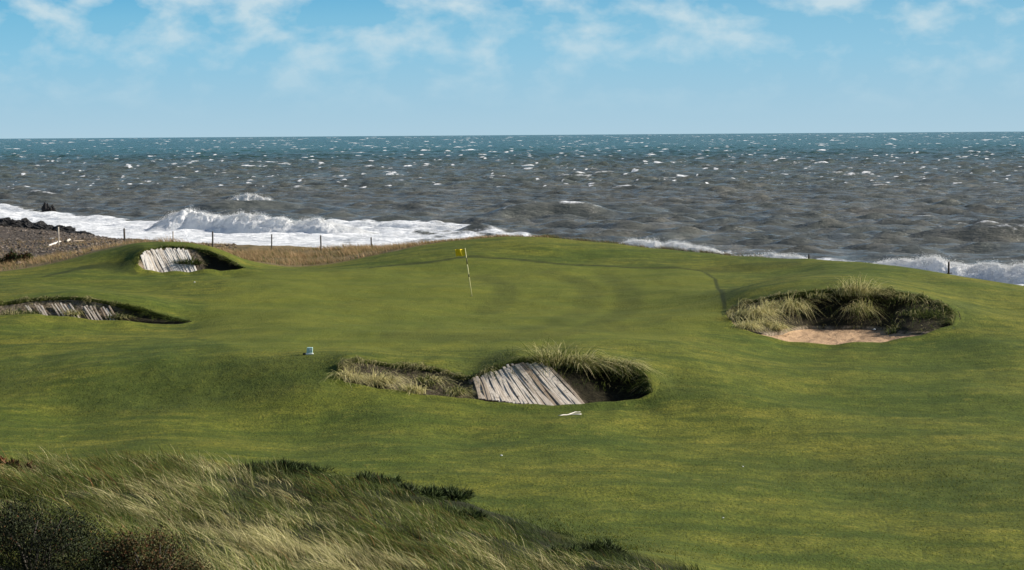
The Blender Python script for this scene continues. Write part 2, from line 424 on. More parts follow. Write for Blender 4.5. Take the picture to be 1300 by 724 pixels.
def mat_sea():
    m = NT('sea_water')
    p = m.pos()
    sep = m.n('ShaderNodeSeparateXYZ', i={0: p})
    Y = sep.outputs[1]
    wob = m.math('MULTIPLY', m.math('SUBTRACT', m.noise(0.004, 3, 0.5, m.pos((0.3, 1, 1))), 0.5), 500.0)
    Yd = m.math('ADD', Y, wob)
    dist = m.n('ShaderNodeMapRange', i={0: Yd, 1: 300.0, 2: 1250.0, 3: 0.0, 4: 1.0}).outputs[0]
    body = m.ramp(dist, [(0.0, (0.112, 0.120, 0.107)), (0.28, (0.080, 0.104, 0.090)), (0.58, (0.028, 0.068, 0.056)), (1.0, (0.013, 0.070, 0.052))])
    # silt clouds churned up by the surf
    body = m.mix(m.math('MULTIPLY', m.ramp(m.noise(0.05, 4, 0.6, m.pos((0.5, 1, 1))), [(0.42, 0), (0.65, 0.45)]), m.math('SUBTRACT', 1.0, dist)), body, (0.105, 0.092, 0.070))
    fl = m.noise(1.0, 5, 0.7, m.pos((0.42, 0.085, 1))); fl2 = m.noise(0.22, 4, 0.65, m.pos((0.42, 0.07, 1)))
    fl = m.math('ADD', m.math('MULTIPLY', fl, .6), m.math('MULTIPLY', fl2, .4))
    body = m.mix(m.ramp(fl, [(0.36, 0.75), (0.49, 0.0)]), body, (0.022, 0.029, 0.028))
    body = m.mix(m.math('MULTIPLY', m.ramp(fl, [(0.52, 0.0), (0.66, 0.8)]), m.math('SUBTRACT', 1.0, m.math('MULTIPLY', dist, .6))), body, (0.21, 0.20, 0.17))
    fo = m.attr('foam')
    lace = m.noise(0.55, 6, 0.75, m.pos((0.55, 1, 1)))
    fm = m.ramp(m.math('ADD', fo, m.math('MULTIPLY', m.math('SUBTRACT', lace, 0.5), 1.5)), [(0.40, 0), (0.62, 1)])
    fc = m.mix(m.ramp(m.noise(1.3, 5, 0.7, m.pos((0.6, 1, 1))), [(0.35, 1), (0.6, 0)]), (0.78, 0.79, 0.80), (0.42, 0.44, 0.46))
    rip = m.math('ADD', m.noise(1.8, 5, 0.65, m.pos((0.28, 1, 1))), m.math('MULTIPLY', m.noise(0.3, 3, 0.5, m.pos((0.22, 1, 1))), 2.2))
    nb = m.bump(rip, 1.0, 0.42)
    w = m.bsdf(body, 0.24, 0.5, nb, **{'IOR': 1.33})
    f = m.bsdf(fc, 0.85, 0.1, m.bump(lace, 1.0, 0.4))
    return m.done(m.n('ShaderNodeMixShader', i={0: fm, 1: w, 2: f}).outputs[0])

def mat_plain(name, col, rough=0.6, spec=0.3, var=0.25, scale=8):
    m = NT(name)
    n = m.noise(scale, 4, 0.6, m.pos())
    c = m.mix(n, tuple(x * (1 - var) for x in col), tuple(min(1, x * (1 + var)) for x in col))
    return m.done(m.bsdf(c, rough, spec))

def mat_vcol(name, rough=0.9):
    m = NT(name)
    c = m.attr('col', 'Color')
    return m.done(m.bsdf(c, rough, 0.15))

M_TURF = mat_turf(); M_BLADE = mat_blade(); M_FACE = mat_face(); M_SAND = mat_sand()
M_WOOD = mat_wood(); M_PALE = mat_wood('bleached_wood', (0.42, 0.38, 0.33), (0.74, 0.70, 0.64)); M_POST = mat_wood('dark_post_wood', (0.035, 0.03, 0.026), (0.10, 0.088, 0.075))
M_ROCK = mat_rock(); M_FOAM = mat_foam(); M_SEA = mat_sea(); M_STONE = mat_vcol('stones')

# ------------------------------------------------------------------ ground sheet
NC, NR = 960, 740
tt = np.linspace(-0.36, 0.36, NC)
yy = np.exp(np.linspace(math.log(7.0), math.log(262.0), NR))
X = (yy[:, None] + 26.0) * tt[None, :]; Yg = np.repeat(yy[:, None], NC, 1)
Z = terrain(X, Yg)
T = X / Yg
green_px = [(300,352),(420,345),(500,337),(560,331),(600,326),(660,330),(740,337),(800,340),(860,340),(890,344),(908,355),(917,372),(920,392),(900,415),(850,432),(760,437),(640,441),(520,444),(400,446),(300,444),(250,425),(262,385)]
green_poly = np.array([ground(*q)[:2] for q in green_px])
line_px = [(470,340),(500,337),(560,331),(600,326),(660,330),(740,337),(800,340),(860,340),(890,344),(908,355),(917,372),(920,392)]
line_w = np.array([ground(*q)[:2] for q in line_px])
line2_w = np.array([ground(*q)[:2] for q in [(895,345),(940,341),(985,336),(1010,334)]])
line3_w = np.array([ground(*q)[:2] for q in [(60,350),(100,341),(130,338),(160,340),(176,343)]])

def dpoly(px, py, W, ay):
    d = np.full(px.shape, 1e9)
    for a, b in zip(W[:-1], W[1:]):
        ax, ayy = a[0], a[1] / ay; bx, by = b[0] - a[0], b[1] / ay - ayy
        t = np.clip(((px - ax) * bx + (py / ay - ayy) * by) / (bx * bx + by * by), 0, 1)
        d = np.minimum(d, np.hypot(px - ax - t * bx, py / ay - ayy - t * by))
    return d

sel = (Yg > 30) & (Yg < 125)
collar_lip_shade = np.zeros_like(Z)
gx, gy = X[sel], Yg[sel]
ln = 0.95 * (1 - sstep(0.05, 0.13, dpoly(gx, gy, line_w, 5)))
ln = np.maximum(ln, 0.5 * (1 - sstep(0.12, 0.28, dpoly(gx, gy, line2_w, 8))))
ln = np.maximum(ln, 0.9 * (1 - sstep(0.08, 0.18, dpoly(gx, gy, line3_w, 8))))
for arc in ([(700,347),(738,357),(753,374),(746,392),(715,408),(665,421)], [(770,351),(797,367),(802,386),(782,403),(745,417)], [(610,352),(640,362),(645,378),(620,395)], [(500,425),(600,430),(690,427),(780,415)]):
    aw = np.array([ground(*q)[:2] for q in arc]); aw = np.array([[np.interp(k_, np.arange(len(aw)), aw[:, j_]) for j_ in (0, 1)] for k_ in np.linspace(0, len(aw) - 1, 24)])
    for _ in range(3): aw[1:-1] = .5 * aw[1:-1] + .25 * (aw[:-2] + aw[2:])
    ln = np.maximum(ln, .34 * (1 - sstep(.25, .85, dpoly(gx, gy, aw, 3.0))))
collar_lip_shade[sel] = ln
gmask = np.zeros_like(Z); gmask[sel] = inside(gx, gy, green_poly)
gsoft = gmask.copy()
for _ in range(6):
    gsoft[1:-1, 1:-1] = 0.2 * (gsoft[1:-1, 1:-1] + gsoft[:-2, 1:-1] + gsoft[2:, 1:-1] + gsoft[1:-1, :-2] + gsoft[1:-1, 2:])
# banks of longer semi-rough, darkened also to paint slope shade: the mound front, the shoulders of the bunkers, the outer crest
bank = np.zeros_like(Z)
gx, gy = X[sel], Yg[sel]
bk_ = np.zeros(gx.shape)
for pts_, soft in (([(60,505),(130,478),(220,461),(300,453),(395,451),(425,456),(430,480),(424,500),(330,508),(200,524),(100,528)], .8),
                   ([(826,470),(850,468),(880,480),(878,494),(850,503),(824,500)], .5), ([(-120,490),(0,478),(60,482),(30,500),(-120,505)], .8),
                   ([(560,466),(585,458),(640,450),(655,455),(610,474),(590,480)], .35), ([(1205,380),(1230,386),(1245,402),(1225,418),(1208,410)], .5),
                   ([(120,345),(165,331),(174,334),(183,343),(160,348)], .5), ([(1000,600),(1150,575),(1300,585),(1400,620),(1250,640),(1080,630)], 1.6), ([(520,640),(640,640),(760,668),(860,705),(800,700),(640,660)], .8)):
    W_ = np.array([ground(*q)[:2] for q in pts_]); W_ = np.concatenate([W_, W_[:1]])
    ins = inside(gx, gy, W_[:-1]); d_ = dpoly(gx, gy, W_, 1.5) * np.where(ins, 1, -1) + .5 * soft * fbm(gx * 1.2, gy * .8, 3.7, 4)
    bk_ = np.maximum(bk_, (.55 if soft > 1 else .95) * sstep(-soft, soft, d_))
bank[sel] = bk_
dedge = Yg - ydune(T) + 0.9 * perlin(X * 0.6, Yg * 0.4, 6.1)
dmask = 1 - sstep(-0.2, 1.6, dedge)
bedge = Yg - ycrest(T) + 0.5 * perlin(X * 0.5, Yg * 0.4, 2.1)
bmask = sstep(0.2, 1.6, bedge)
ush = 650 + T * F
shing = bmask * sstep(0, 10, Yg - np.interp(ush, [-200, 0, 60, 120, 180, 260, 420, 600, 1300], [112, 122, 122, 119, 122, 146, 150, 138, 110]) + 6 * perlin(X * 0.25, Yg * 0.15, 4.4))
wet = sstep(-9, -1, Yg - yshore(X))
hole = np.zeros(Z.shape, bool)
for b in BK.values():
    lo = b['poly'].min(0) - 0.5; hi = b['poly'].max(0) + 0.5
    s_ = (X > lo[0]) & (X < hi[0]) & (Yg > lo[1]) & (Yg < hi[1])
    hole[s_] |= inside(X[s_], Yg[s_], b['poly'])
V = np.stack([X, Yg, Z], -1).reshape(-1, 3)
allf = grid_faces(NR, NC)
okf = ~hole.ravel()[allf].any(1)
fg = gmask.ravel()[allf].mean(1) > 0.5
fd = dmask.ravel()[allf].mean(1) > 0.5
fb = bmask.ravel()[allf].mean(1) > 0.5
mask4 = np.stack([gsoft, dmask, bmask, np.ones_like(Z)], -1).reshape(-1, 4)
def submesh(name, fsel):
    f = allf[fsel & okf]; ids = np.unique(f); remap = np.full(len(V), -1); remap[ids] = np.arange(len(ids))
    me = mesh_np(name, V[ids], remap[f], [M_TURF], {'mask': mask4[ids], 'bank': bank.ravel()[ids], 'collar_lip_shade': collar_lip_shade.ravel()[ids], 'shingle': shing.ravel()[ids], 'wet': wet.ravel()[ids]})
    return tag(link(name, me), kind='structure')
submesh('putting_green', fg & ~fd & ~fb); submesh('fairway', ~fg & ~fd & ~fb); submesh('dune_ground', fd); submesh('beach', fb & ~fd)

# ------------------------------------------------------------------ grass blades
STRAW = np.array([(0.50, 0.44, 0.235), (0.42, 0.375, 0.18), (0.33, 0.305, 0.125)])
OLIVE = np.array([(0.115, 0.142, 0.028), (0.155, 0.172, 0.040), (0.082, 0.110, 0.021)])
DGREEN = np.array([(0.045, 0.065, 0.018), (0.06, 0.085, 0.022), (0.035, 0.05, 0.014)])
RUST = np.array([(0.20, 0.09, 0.035), (0.26, 0.14, 0.06), (0.13, 0.06, 0.025)])
def pick(pal, n): return pal[rng.integers(0, len(pal), n)] * rng.uniform(0.75, 1.25, (n, 1))

def blades(Pt, lean, L, W, col, droop=0.35, segs=4, flat=0.0):
    """Pt (n,3) roots; lean (n,2) sideways travel as share of length; L lengths; returns V, faces, colours"""
    n = len(Pt); L = np.asarray(L); a = rng.uniform(0, PI, n)
    side = np.stack([np.cos(a), np.sin(a), np.zeros(n)], 1)
    droop = np.broadcast_to(droop, (n,))
    rows = []
    for k in range(segs + 1):
        t = k / segs
        hor = lean * (0.35 * t + 0.65 * t * t)[..., None] if False else lean * (0.35 * t + 0.65 * t * t)
        zz = t * (1 - 0.35 * np.hypot(lean[:, 0], lean[:, 1])) - droop * t ** 2.2
        c = Pt + np.stack([hor[:, 0] * L, hor[:, 1] * L, zz * L], 1)
        w = np.asarray(W) * (1 - t) ** 0.8 * 0.5 + 0.0006
        rows.append(c - side * w[:, None]); rows.append(c + side * w[:, None])
    V = np.stack(rows, 1)                      # n, 2*(segs+1), 3
    m = 2 * (segs + 1); base = (np.arange(n) * m)[:, None]
    f = np.concatenate([np.stack([base + 2 * k, base + 2 * k + 1, base + 2 * k + 3, base + 2 * k + 2], -1).reshape(-1, 4) for k in range(segs)])
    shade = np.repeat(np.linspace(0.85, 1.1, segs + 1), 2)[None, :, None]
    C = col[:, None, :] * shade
    return V.reshape(-1, 3), f, C.reshape(-1, 3)

def grass_obj(name, parts, parent=None):
    Vs, Fs, Cs = [], [], []; o = 0
    for v, f, c in parts:
        Vs.append(v); Fs.append(f + o); Cs.append(c); o += len(v)
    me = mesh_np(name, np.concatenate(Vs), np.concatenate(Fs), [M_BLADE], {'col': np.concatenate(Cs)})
    return link(name, me, parent)

# marram on the near dune: clumps with thinner, greener growth between
BUSH = [(40, 21.0, 1.05, .95), (185, 21.3, .66, .7), (262, 20.8, .5, .5)]
def clear(x_, y_):
    k_ = np.ones(len(x_), bool)
    for u_, Y_, rx_, ry_ in BUSH: k_ &= ((x_ - (u_ - 650) / F * Y_) / rx_) ** 2 + ((y_ - Y_ + .35) / (ry_ + .25)) ** 2 > 1
    return k_
def dune_edge(x_, y_): return ydune(x_ / y_) + 0.55 - y_ + 1.0 * perlin(x_ * 0.6, y_ * 0.4, 6.1)
nc = 3000
yc = np.exp(rng.uniform(math.log(17.0), math.log(35.5), nc)); xc = rng.uniform(-0.42, 0.20, nc) * yc
kk = (rng.random(nc) < (yc / 36) ** 1.3) & (dune_edge(xc, yc) > 0.3); xc, yc = xc[kk], yc[kk]; nc = len(xc)
depc = ydune(xc / yc) - yc; uc = 650 + xc / yc * F
cl = fbm(xc * 0.5 + 3, yc * 0.32, 5.5, 3)
straw_c = np.clip(0.15 + 1.9 * cl + 0.30 * sstep(250, 420, uc) * sstep(1.8, 4, depc) - 0.30 * (1 - sstep(200, 330, uc)) * (1 - sstep(3, 5.5, depc)), 0.05, 0.92) * rng.uniform(.75, 1.2, nc)
len_c = rng.uniform(.24, .56, nc) * (1 + .3 * cl); lean_c = np.stack([rng.normal(-.74, .16, nc), rng.normal(.02, .2, nc)], 1)
tone_c = rng.uniform(.6, 1.45, nc)
band = sstep(285, 330, uc) * (1 - sstep(1.4, 2.6, depc + .5 * rng.normal(size=nc)))
isband = rng.random(nc) < band
per = rng.integers(60, 150, nc); per[isband] = (per[isband] * .7).astype(int)
ci = np.repeat(np.arange(nc), per); n = len(ci)
xq = xc[ci] + rng.normal(0, .13, n); yq = yc[ci] + rng.normal(0, .13, n)
kk = (dune_edge(xq, yq) > 0.02) & clear(xq, yq); xq, yq, ci = xq[kk], yq[kk], ci[kk]; n = len(ci)
L = len_c[ci] * rng.uniform(.45, 1.15, n); L = np.where(isband[ci], L * .75, L)
r = rng.random(n)[:, None]
r2 = rng.random(n)[:, None]
col = np.where(r < straw_c[ci][:, None], pick(STRAW, n), np.where(r2 < .62, pick(OLIVE * .9, n), np.where(r2 < .9, pick(DGREEN, n), pick(RUST * .8, n))))
col = np.where((isband[ci] & (rng.random(n) < .9))[:, None], pick(DGREEN * .8, n), col) * tone_c[ci][:, None]  # crest band coloured darker to paint the shadow line there
wind = lean_c[ci] + rng.normal(0, .24, (n, 2))
p1_ = blades(np.stack([xq, yq, terrain(xq, yq) - 0.02], 1), wind, L, rng.uniform(0.005, 0.010, n), col, 0.12 + 0.2 * rng.random(n), 4)
N = 95000
yq = np.exp(rng.uniform(math.log(17.0), math.log(36.5), N)); xq = rng.uniform(-0.42, 0.20, N) * yq
kk = (rng.random(N) < (yq / 36.5)) & (dune_edge(xq, yq) > rng.normal(0, .25, N)) & clear(xq, yq); xq, yq = xq[kk], yq[kk]; n = len(xq)
uq = 650 + xq / yq * F; bq = sstep(285, 330, uq) * (1 - sstep(1.2, 2.6, ydune(xq / yq) - yq))
c2 = fbm(xq * .7, yq * .5, 8.5, 3)
col = np.where((rng.random(n) < np.clip(.45 + 1.2 * c2 + .5 * bq, 0, 1))[:, None], pick(DGREEN, n), pick(OLIVE, n))
col = np.where((rng.random(n) < .12 * (1 - bq))[:, None], pick(STRAW, n), col)
p2_ = blades(np.stack([xq, yq, terrain(xq, yq) - 0.02], 1), np.stack([rng.normal(-.5, .25, n), rng.normal(0, .25, n)], 1), rng.uniform(.12, .32, n) * (1 - .3 * bq), rng.uniform(0.006, 0.011, n), col, .2, 3)
gr = grass_obj('dune_grass', [p1_, p2_])
tag(gr, 'long straw and olive marram grass combed by the wind over the near dune', 'dune grass', kind='stuff')

# short blades standing in the turf: sparse on the near fairway, thicker on the banks
from_bank = bank[(Yg > 33) & (Yg < 125)]
N = 260000
yq = 1 / rng.uniform(1 / 66.0, 1 / 33.5, N); xq = rng.uniform(-.31, .31, N) * yq
ri = np.clip(np.searchsorted(yy, yq), 0, NR - 1); cj = np.clip(np.searchsorted(tt, xq / (yq + 26.0)), 0, NC - 1)
bq = bank[ri, cj]; dn_ = sstep(-.15, .35, fbm(xq * .9, yq * .5, 12.0, 4))
kk = (rng.random(N) < .10 + .35 * dn_ + .55 * bq) & (gmask[ri, cj] < .5) & (dmask[ri, cj] < .3) & ~hole[ri, cj]
xq, yq, bq, dn_ = xq[kk], yq[kk], bq[kk], dn_[kk]; n = len(xq)
TG = np.array([(.10, .125, .016), (.15, .155, .022), (.075, .095, .013), (.20, .175, .035), (.055, .075, .011)])
col = pick(TG, n); dkq = rng.random(n) < .75 * bq; col[dkq] = pick(DGREEN * 1.1, int(dkq.sum()))
tg_ = grass_obj('turf_grass', [blades(np.stack([xq, yq, terrain(xq, yq) - .004], 1), rng.normal(-.35, .4, (n, 2)), rng.uniform(.02, .05, n) * (1 + 1.0 * bq), rng.uniform(.008, .016, n), col, .25, 2)])
tag(tg_, 'short green and yellowish blades standing in the mown fairway and on its darker banks', 'turf grass', kind='stuff')

# dry grass behind the back of the green, and the rough fringe beyond the crest
def strip(n, ulo, uhi, ylo, yhi, Lr, pal, w=(0.012, 0.03)):
    uu = rng.uniform(ulo, uhi, n); t_ = (uu - 650) / F
    y_ = ycrest(t_) + rng.uniform(ylo, yhi, n); x_ = t_ * y_
    k = fbm(x_ * 0.5, y_ * 0.3, 2.2, 3)
    kk = rng.uniform(0, 1, n) < 0.42 + 2.4 * k
    x_, y_, k = x_[kk], y_[kk], k[kk]; m_ = len(x_)
    c_ = pal(m_, k)
    ln_ = np.stack([-0.5 + 0.3 * rng.normal(size=m_), 0.2 * rng.normal(size=m_)], 1)
    return blades(np.stack([x_, y_, terrain(x_, y_) - 0.02], 1), ln_, rng.uniform(*Lr, m_) * (1 + 0.6 * k), rng.uniform(*w, m_), c_, 0.15, 3)
DRY = np.array([(0.34, 0.225, 0.12), (0.28, 0.19, 0.095), (0.40, 0.28, 0.15), (0.2, 0.15, 0.07)])
def dryp(n_, k): return np.where((rng.random(n_) < 0.72 + 0.8 * k)[:, None], pick(DRY, n_), pick(OLIVE * 0.7, n_))
def rough(n_, k): return np.where((rng.random(n_) < 0.45)[:, None], pick(DRY * 0.6, n_), pick(DGREEN, n_))
d1 = grass_obj('dry_grass', [strip(26000, 270, 545, 1.2, 20, (0.2, 0.5), dryp), strip(12000, -120, 280, 1.5, 14, (0.2, 0.5), dryp), strip(16000, -120, 300, 8, 62, (0.15, 0.4), dryp)])
tag(d1, 'dry tan grass between the mown turf and the shingle beach', 'dry grass', kind='stuff')
d2 = grass_obj('rough_grass', [strip(9000, 540, 700, 0.6, 5, (0.12, 0.28), dryp), strip(12000, 690, 1000, 0.5, 4, (0.2, 0.42), rough), strip(5000, 1000, 1420, 0.6, 3, (0.08, 0.16), rough)])
tag(d2, 'dark rough grass along the seaward edge of the mown crest', 'rough grass', kind='stuff')

# ------------------------------------------------------------------ bunkers
def plank_mesh(A, B, side, nrm, th, w, seed, mt):
    """weathered board from A (top) to B (foot): bevelled, slightly bowed and uneven"""
    na = 9; rs = np.random.default_rng(seed); V = []; G = []; Al = []
    prof = [(-.5, -.5), (-.5, .3), (-.38, .5), (.38, .5), (.5, .3), (.5, -.5)]
    ph = rs.uniform(0, 6)
    for k in range(na):
        t = k / (na - 1); c = A + (B - A) * t + nrm * (0.015 * math.sin(ph + 5 * t)) + side * 0.012 * math.sin(ph * 2 + 4 * t)
        ww = (w[0] * (1 - t) + w[1] * t) * (1 + 0.03 * math.sin(7 * t + ph)); wm_ = 0.5 * (w[0] + w[1])
        for (a, b_) in prof:
            V.append(c + side * a * ww + nrm * (b_ * th)); G.append(a * wm_ + 0.5 * b_ * th); Al.append(t * np.linalg.norm(B - A))
    m_ = len(prof)
    f = [[k * m_ + j, k * m_ + (j + 1) % m_, (k + 1) * m_ + (j + 1) % m_, (k + 1) * m_ + j] for k in range(na - 1) for j in range(m_)]
    return mesh_np('plank', V, [np.array(f), np.array([list(range(m_))[::-1], [(na - 1) * m_ + j for j in range(m_)]])], [mt], {'grain': np.array(G), 'along': np.array(Al)}, smooth=False)

def bunker(key, name, label, soil_shade_fn, under_fn, fringe, sand_floor=True):
    b = BK[key]; Bk, Bt, Fr = b['B'], b['T'], b['Fr']
    c = (Bk.mean(0) + Fr.mean(0)) / 2
    rt_ = root('bunker', (c[0], c[1], Bt[:, 2].mean()), label, 'bunker', 'bunkers on the golf links')
    off = np.array(rt_.location)
    s = np.linspace(0, 1, NB); uB = 650 + Bk[:, 0] / Bk[:, 1] * F
    nt_ = 26; rows = []; soil_shade = []
    # outward (away from the hollow) horizontal direction at the rim
    tg = np.gradient(Bk[:, :2], axis=0); tg /= np.linalg.norm(tg, axis=1)[:, None] + 1e-9
    outw = np.stack([-tg[:, 1], tg[:, 0]], 1)
    un = under_fn(uB)
    for k in range(nt_):
        t = k / (nt_ - 1); q = Bk * (1 - t) + Bt * t
        q = q.copy(); q[:, 2] += (0.10 * math.sin(PI * t)) * (Bk[:, 2] - Bt[:, 2]) - 0.06 * (1 - t)
        push = un * np.minimum(1, 3.2 * np.sin(PI * s) ** 1.5) *  math.sin(PI * min(1, t * 1.15)) ** 0.8
        nse = 0.11 * fbm(q[:, 0] * 2.6, q[:, 1] * 2.6, q[:, 2] * 2.6, 4, 0.6) * math.sin(PI * min(1, t + 0.08)) * np.sin(PI * s) ** 0.4
        q[:, :2] += outw * (push + nse)[:, None]; q[:, 2] += 0.4 * nse
        rows.append(q); soil_shade.append(soil_shade_fn(uB, t))
    q = Bt.copy(); q[:, 2] -= 0.35; rows.append(q); soil_shade.append(soil_shade_fn(uB, 1.0)); nt_ += 1
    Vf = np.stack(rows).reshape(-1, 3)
    link('eroded_face', mesh_np('eroded_face', Vf - off, grid_faces(nt_, NB), [M_FACE], {'soil_shade': np.concatenate(soil_shade)}), rt_)
    nf_ = 22; rows = []
    Fi = Fr.copy(); 
    for k in range(nf_):
        t = k / (nf_ - 1); q = Bt * (1 - t) + Fi * t
        sag = math.sin(PI * t) * 0.10 * np.sin(PI * s)
        q[:, 2] -= sag + 0.02
        q[:, 2] += 0.11 * fbm(q[:, 0] * 2.2, q[:, 1] * 2.2, 3.0, 3) * math.sin(PI * t) ** 0.5
        rows.append(q)
    link('sand_floor', mesh_np('sand_floor', np.stack(rows).reshape(-1, 3) - off, grid_faces(nf_, NB), [M_SAND if sand_floor else M_FACE], None if sand_floor else {'soil_shade': np.tile(soil_shade_fn(uB, 1.0), nf_)}), rt_)
    # turf lip rolled over the whole rim
    ring = np.concatenate([Bk, Fr[::-1][1:-1]])
    t2 = np.roll(ring[:, :2], -1, 0) - np.roll(ring[:, :2], 1, 0); t2 /= np.linalg.norm(t2, axis=1)[:, None] + 1e-9
    o2 = np.stack([-t2[:, 1], t2[:, 0]], 1)
    for _ in range(8): o2 = 0.5 * o2 + 0.25 * (np.roll(o2, 1, 0) + np.roll(o2, -1, 0))
    tipf = np.minimum(1, .22 + 5 * np.minimum(s, 1 - s)); tipf = np.concatenate([tipf, tipf[::-1][1:-1]])
    rows = []
    isb = np.concatenate([np.ones(NB), np.zeros(len(ring) - NB)])
    for w_, dz in ((0.75, -0.012), (0.45, 0.008), (0.15, 0.018), (0.0, 0.01), (-0.05, -0.03), (-0.03, -0.10), (0.04, -0.17)):
        q = ring.copy(); q[:, :2] += o2 * (w_ * tipf[:, None] if w_ > 0 else w_)
        q[:, 2] = (terrain(q[:, 0], q[:, 1]) if w_ > 0.1 else ring[:, 2]) + dz
        rows.append(np.concatenate([q, q[:1]]))
    n2 = len(ring) + 1
    Vr = np.stack(rows).reshape(-1, 3); nv = len(Vr)
    link('turf_lip', mesh_np('turf_lip', Vr - off, grid_faces(len(rows), n2), [M_TURF], {'mask': np.tile([0, 0, 0, 1.0], (nv, 1)), 'collar_lip_shade': np.repeat([0, 0, .1, .3, .75, .9, 1.0], n2) * np.tile(np.append(isb, 1), len(rows)), 'shingle': np.zeros(nv), 'bank': 0.5 * np.ones(nv) * np.tile(np.append(isb, 1), len(rows)), 'wet': np.zeros(nv)}), rt_)  # weight grows under the back lip, painting the overhang's shade
    # grass fringe hanging from the lip and clinging to the face
    nf = fringe['n']; i = rng.random(nf) * (NB - 1); i0 = i.astype(int); fr = (i - i0)[:, None]
    t_ = rng.random(nf)[:, None] ** 2.2 * fringe.get('down', 0.6); t_[rng.random(nf) < 0.35] = 0.0
    q = (Bk[i0] * (1 - fr) + Bk[i0 + 1] * fr) * (1 - t_) + (Bt[i0] * (1 - fr) + Bt[i0 + 1] * fr) * t_
    q[:, 2] += 0.02
    ow = outw[i0]; uq_ = 650 + q[:, 0] / q[:, 1] * F
    lit = fringe['pale'](uq_)
    col_ = np.where((rng.random(nf) < lit)[:, None], pick(STRAW * 0.9, nf), np.where((rng.random(nf) < 0.5)[:, None], pick(OLIVE, nf), pick(DGREEN, nf)))
    ln_ = -ow * (0.55 + 0.3 * rng.random((nf, 1))) + np.stack([-0.15 + 0.25 * rng.normal(size=nf), 0.2 * rng.normal(size=nf)], 1)
    kclump = 0.3 + 1.25 * sstep(-.2, .45, perlin(q[:, 0] * 2.5, q[:, 1] * 2.5, 1.0))
    v_, f_, c_ = blades(q - off, ln_, fringe['L'] * rng.uniform(0.4, 1.1, nf) * kclump, rng.uniform(0.010, 0.022, nf), col_, 0.55 + 0.4 * rng.random(nf), 4)
    fo_ = grass_obj('fringe_grass', [(v_, f_, c_)], rt_); fo_['kind'] = 'stuff'
    return rt_, off

def face_sheet(rt_, off, tops, bots, n, thick, wf, lift, mt=None, thin=0.0):
    Tp = np.array([P(*q) for q in tops]); Bp = np.array([P(*q) for q in bots])
    for k in range(n):
        if thin and random.random() < thin: continue
        a = (k + 0.5) / n * (len(Tp) - 1); b_ = (k + 0.5) / n * (len(Bp) - 1)
        A = np.array([np.interp(a, np.arange(len(Tp)), Tp[:, j]) for j in range(3)]); B = np.array([np.interp(b_, np.arange(len(Bp)), Bp[:, j]) for j in range(3)])
        d = (B - A) / np.linalg.norm(B - A); al = (Tp[-1] - Tp[0]) + (Bp[-1] - Bp[0]); al /= np.linalg.norm(al)
        nr = np.cross(al, d); nr *= np.sign(nr[2]); nr /= np.linalg.norm(nr); sd = np.cross(d, nr)
        lt_ = np.linalg.norm(np.diff(Tp, axis=0), axis=1).sum() / n * wf; lb_ = np.linalg.norm(np.diff(Bp, axis=0), axis=1).sum() / n * wf
        # boards lie square across their run, so measure their width across it
        q_ = max(0.35, abs(np.dot(sd, al))) * random.uniform(0.95, 1.08); wid = (lt_ * q_, lb_ * q_)
        off2 = nr * (lift + random.uniform(-0.012, 0.010)) + sd * random.uniform(-.012, .012)
        A2, B2 = A + off2 + d * random.uniform(0.02, 0.22), B + off2 + d * 0.05 + sd * random.uniform(-.015, .015)
        link('plank', plank_mesh(A2 - off, B2 - off, sd, nr, thick, wid, k + 11, mt or M_WOOD), rt_)

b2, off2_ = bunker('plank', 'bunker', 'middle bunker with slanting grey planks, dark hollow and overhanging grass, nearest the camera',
    lambda u, t: np.clip(0.45 + 0.6 * sstep(686, 700, u) + 0.42 * (u < 590) - 0.2 * t * (u < 700), 0, 1), lambda u: 0.9 * sstep(715, 750, u) + 0.22 * (u < 590),  # right of the planks goes dark to paint the hollow's shade
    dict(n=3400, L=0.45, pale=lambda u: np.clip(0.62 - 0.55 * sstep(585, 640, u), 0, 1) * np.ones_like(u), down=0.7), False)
face_sheet(b2, off2_, [(601,483,58.35),(628,471,58.75),(656,461.5,59.05),(694,463,59.05)], [(607,508,57.25),(650,514,57.1),(703,518,57.0),(742,517,57.1)], 30, 0.03, 1.08, 0.09)
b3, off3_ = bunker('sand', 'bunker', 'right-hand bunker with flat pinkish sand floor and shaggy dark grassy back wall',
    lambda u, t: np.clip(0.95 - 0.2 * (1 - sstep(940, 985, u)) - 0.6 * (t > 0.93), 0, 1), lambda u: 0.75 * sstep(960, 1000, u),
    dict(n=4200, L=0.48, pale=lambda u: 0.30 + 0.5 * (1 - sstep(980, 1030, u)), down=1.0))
b4, off4_ = bunker('left', 'bunker', 'long low bunker cut by the left photo edge, with tufts between pale planks',
    lambda u, t: np.clip(0.30 + 0.65 * sstep(110, 165, u), 0, 1) * np.ones_like(u), lambda u: 0.2 + 0.4 * sstep(130, 190, u),
    dict(n=3000, L=0.34, pale=lambda u: 0.45 * (1 - sstep(120, 170, u)), down=0.9), False)
face_sheet(b4, off4_, [(30,385.5,81.15),(70,383.5,81.3),(140,388,81.1)], [(46,408,80.3),(86,409,80.4),(152,410,80.3)], 34, 0.03, 0.75, 0.0, None, .45)
b1, off1_ = bunker('far', 'bunker', 'farthest bunker, set in the mound at left, pale plank face and blue-black shaded side',
    lambda u, t: np.clip(0.15 + 0.8 * sstep(243, 252, u), 0, 1) * np.ones_like(u), lambda u: 0.6 * sstep(245, 260, u),  # right side coloured dark to stand for its shade
    dict(n=1800, L=0.24, pale=lambda u: 0.2 * np.ones_like(u), down=0.25), False)
face_sheet(b1, off1_, [(178,323,102.8),(188,317.5,103.25),(212,315,103.6),(238,317,103.6)], [(184,345,102.0),(203,348,102.2),(232,350,102.35),(252,351,102.4)], 30, 0.035, 1.1, 0.07, M_PALE)

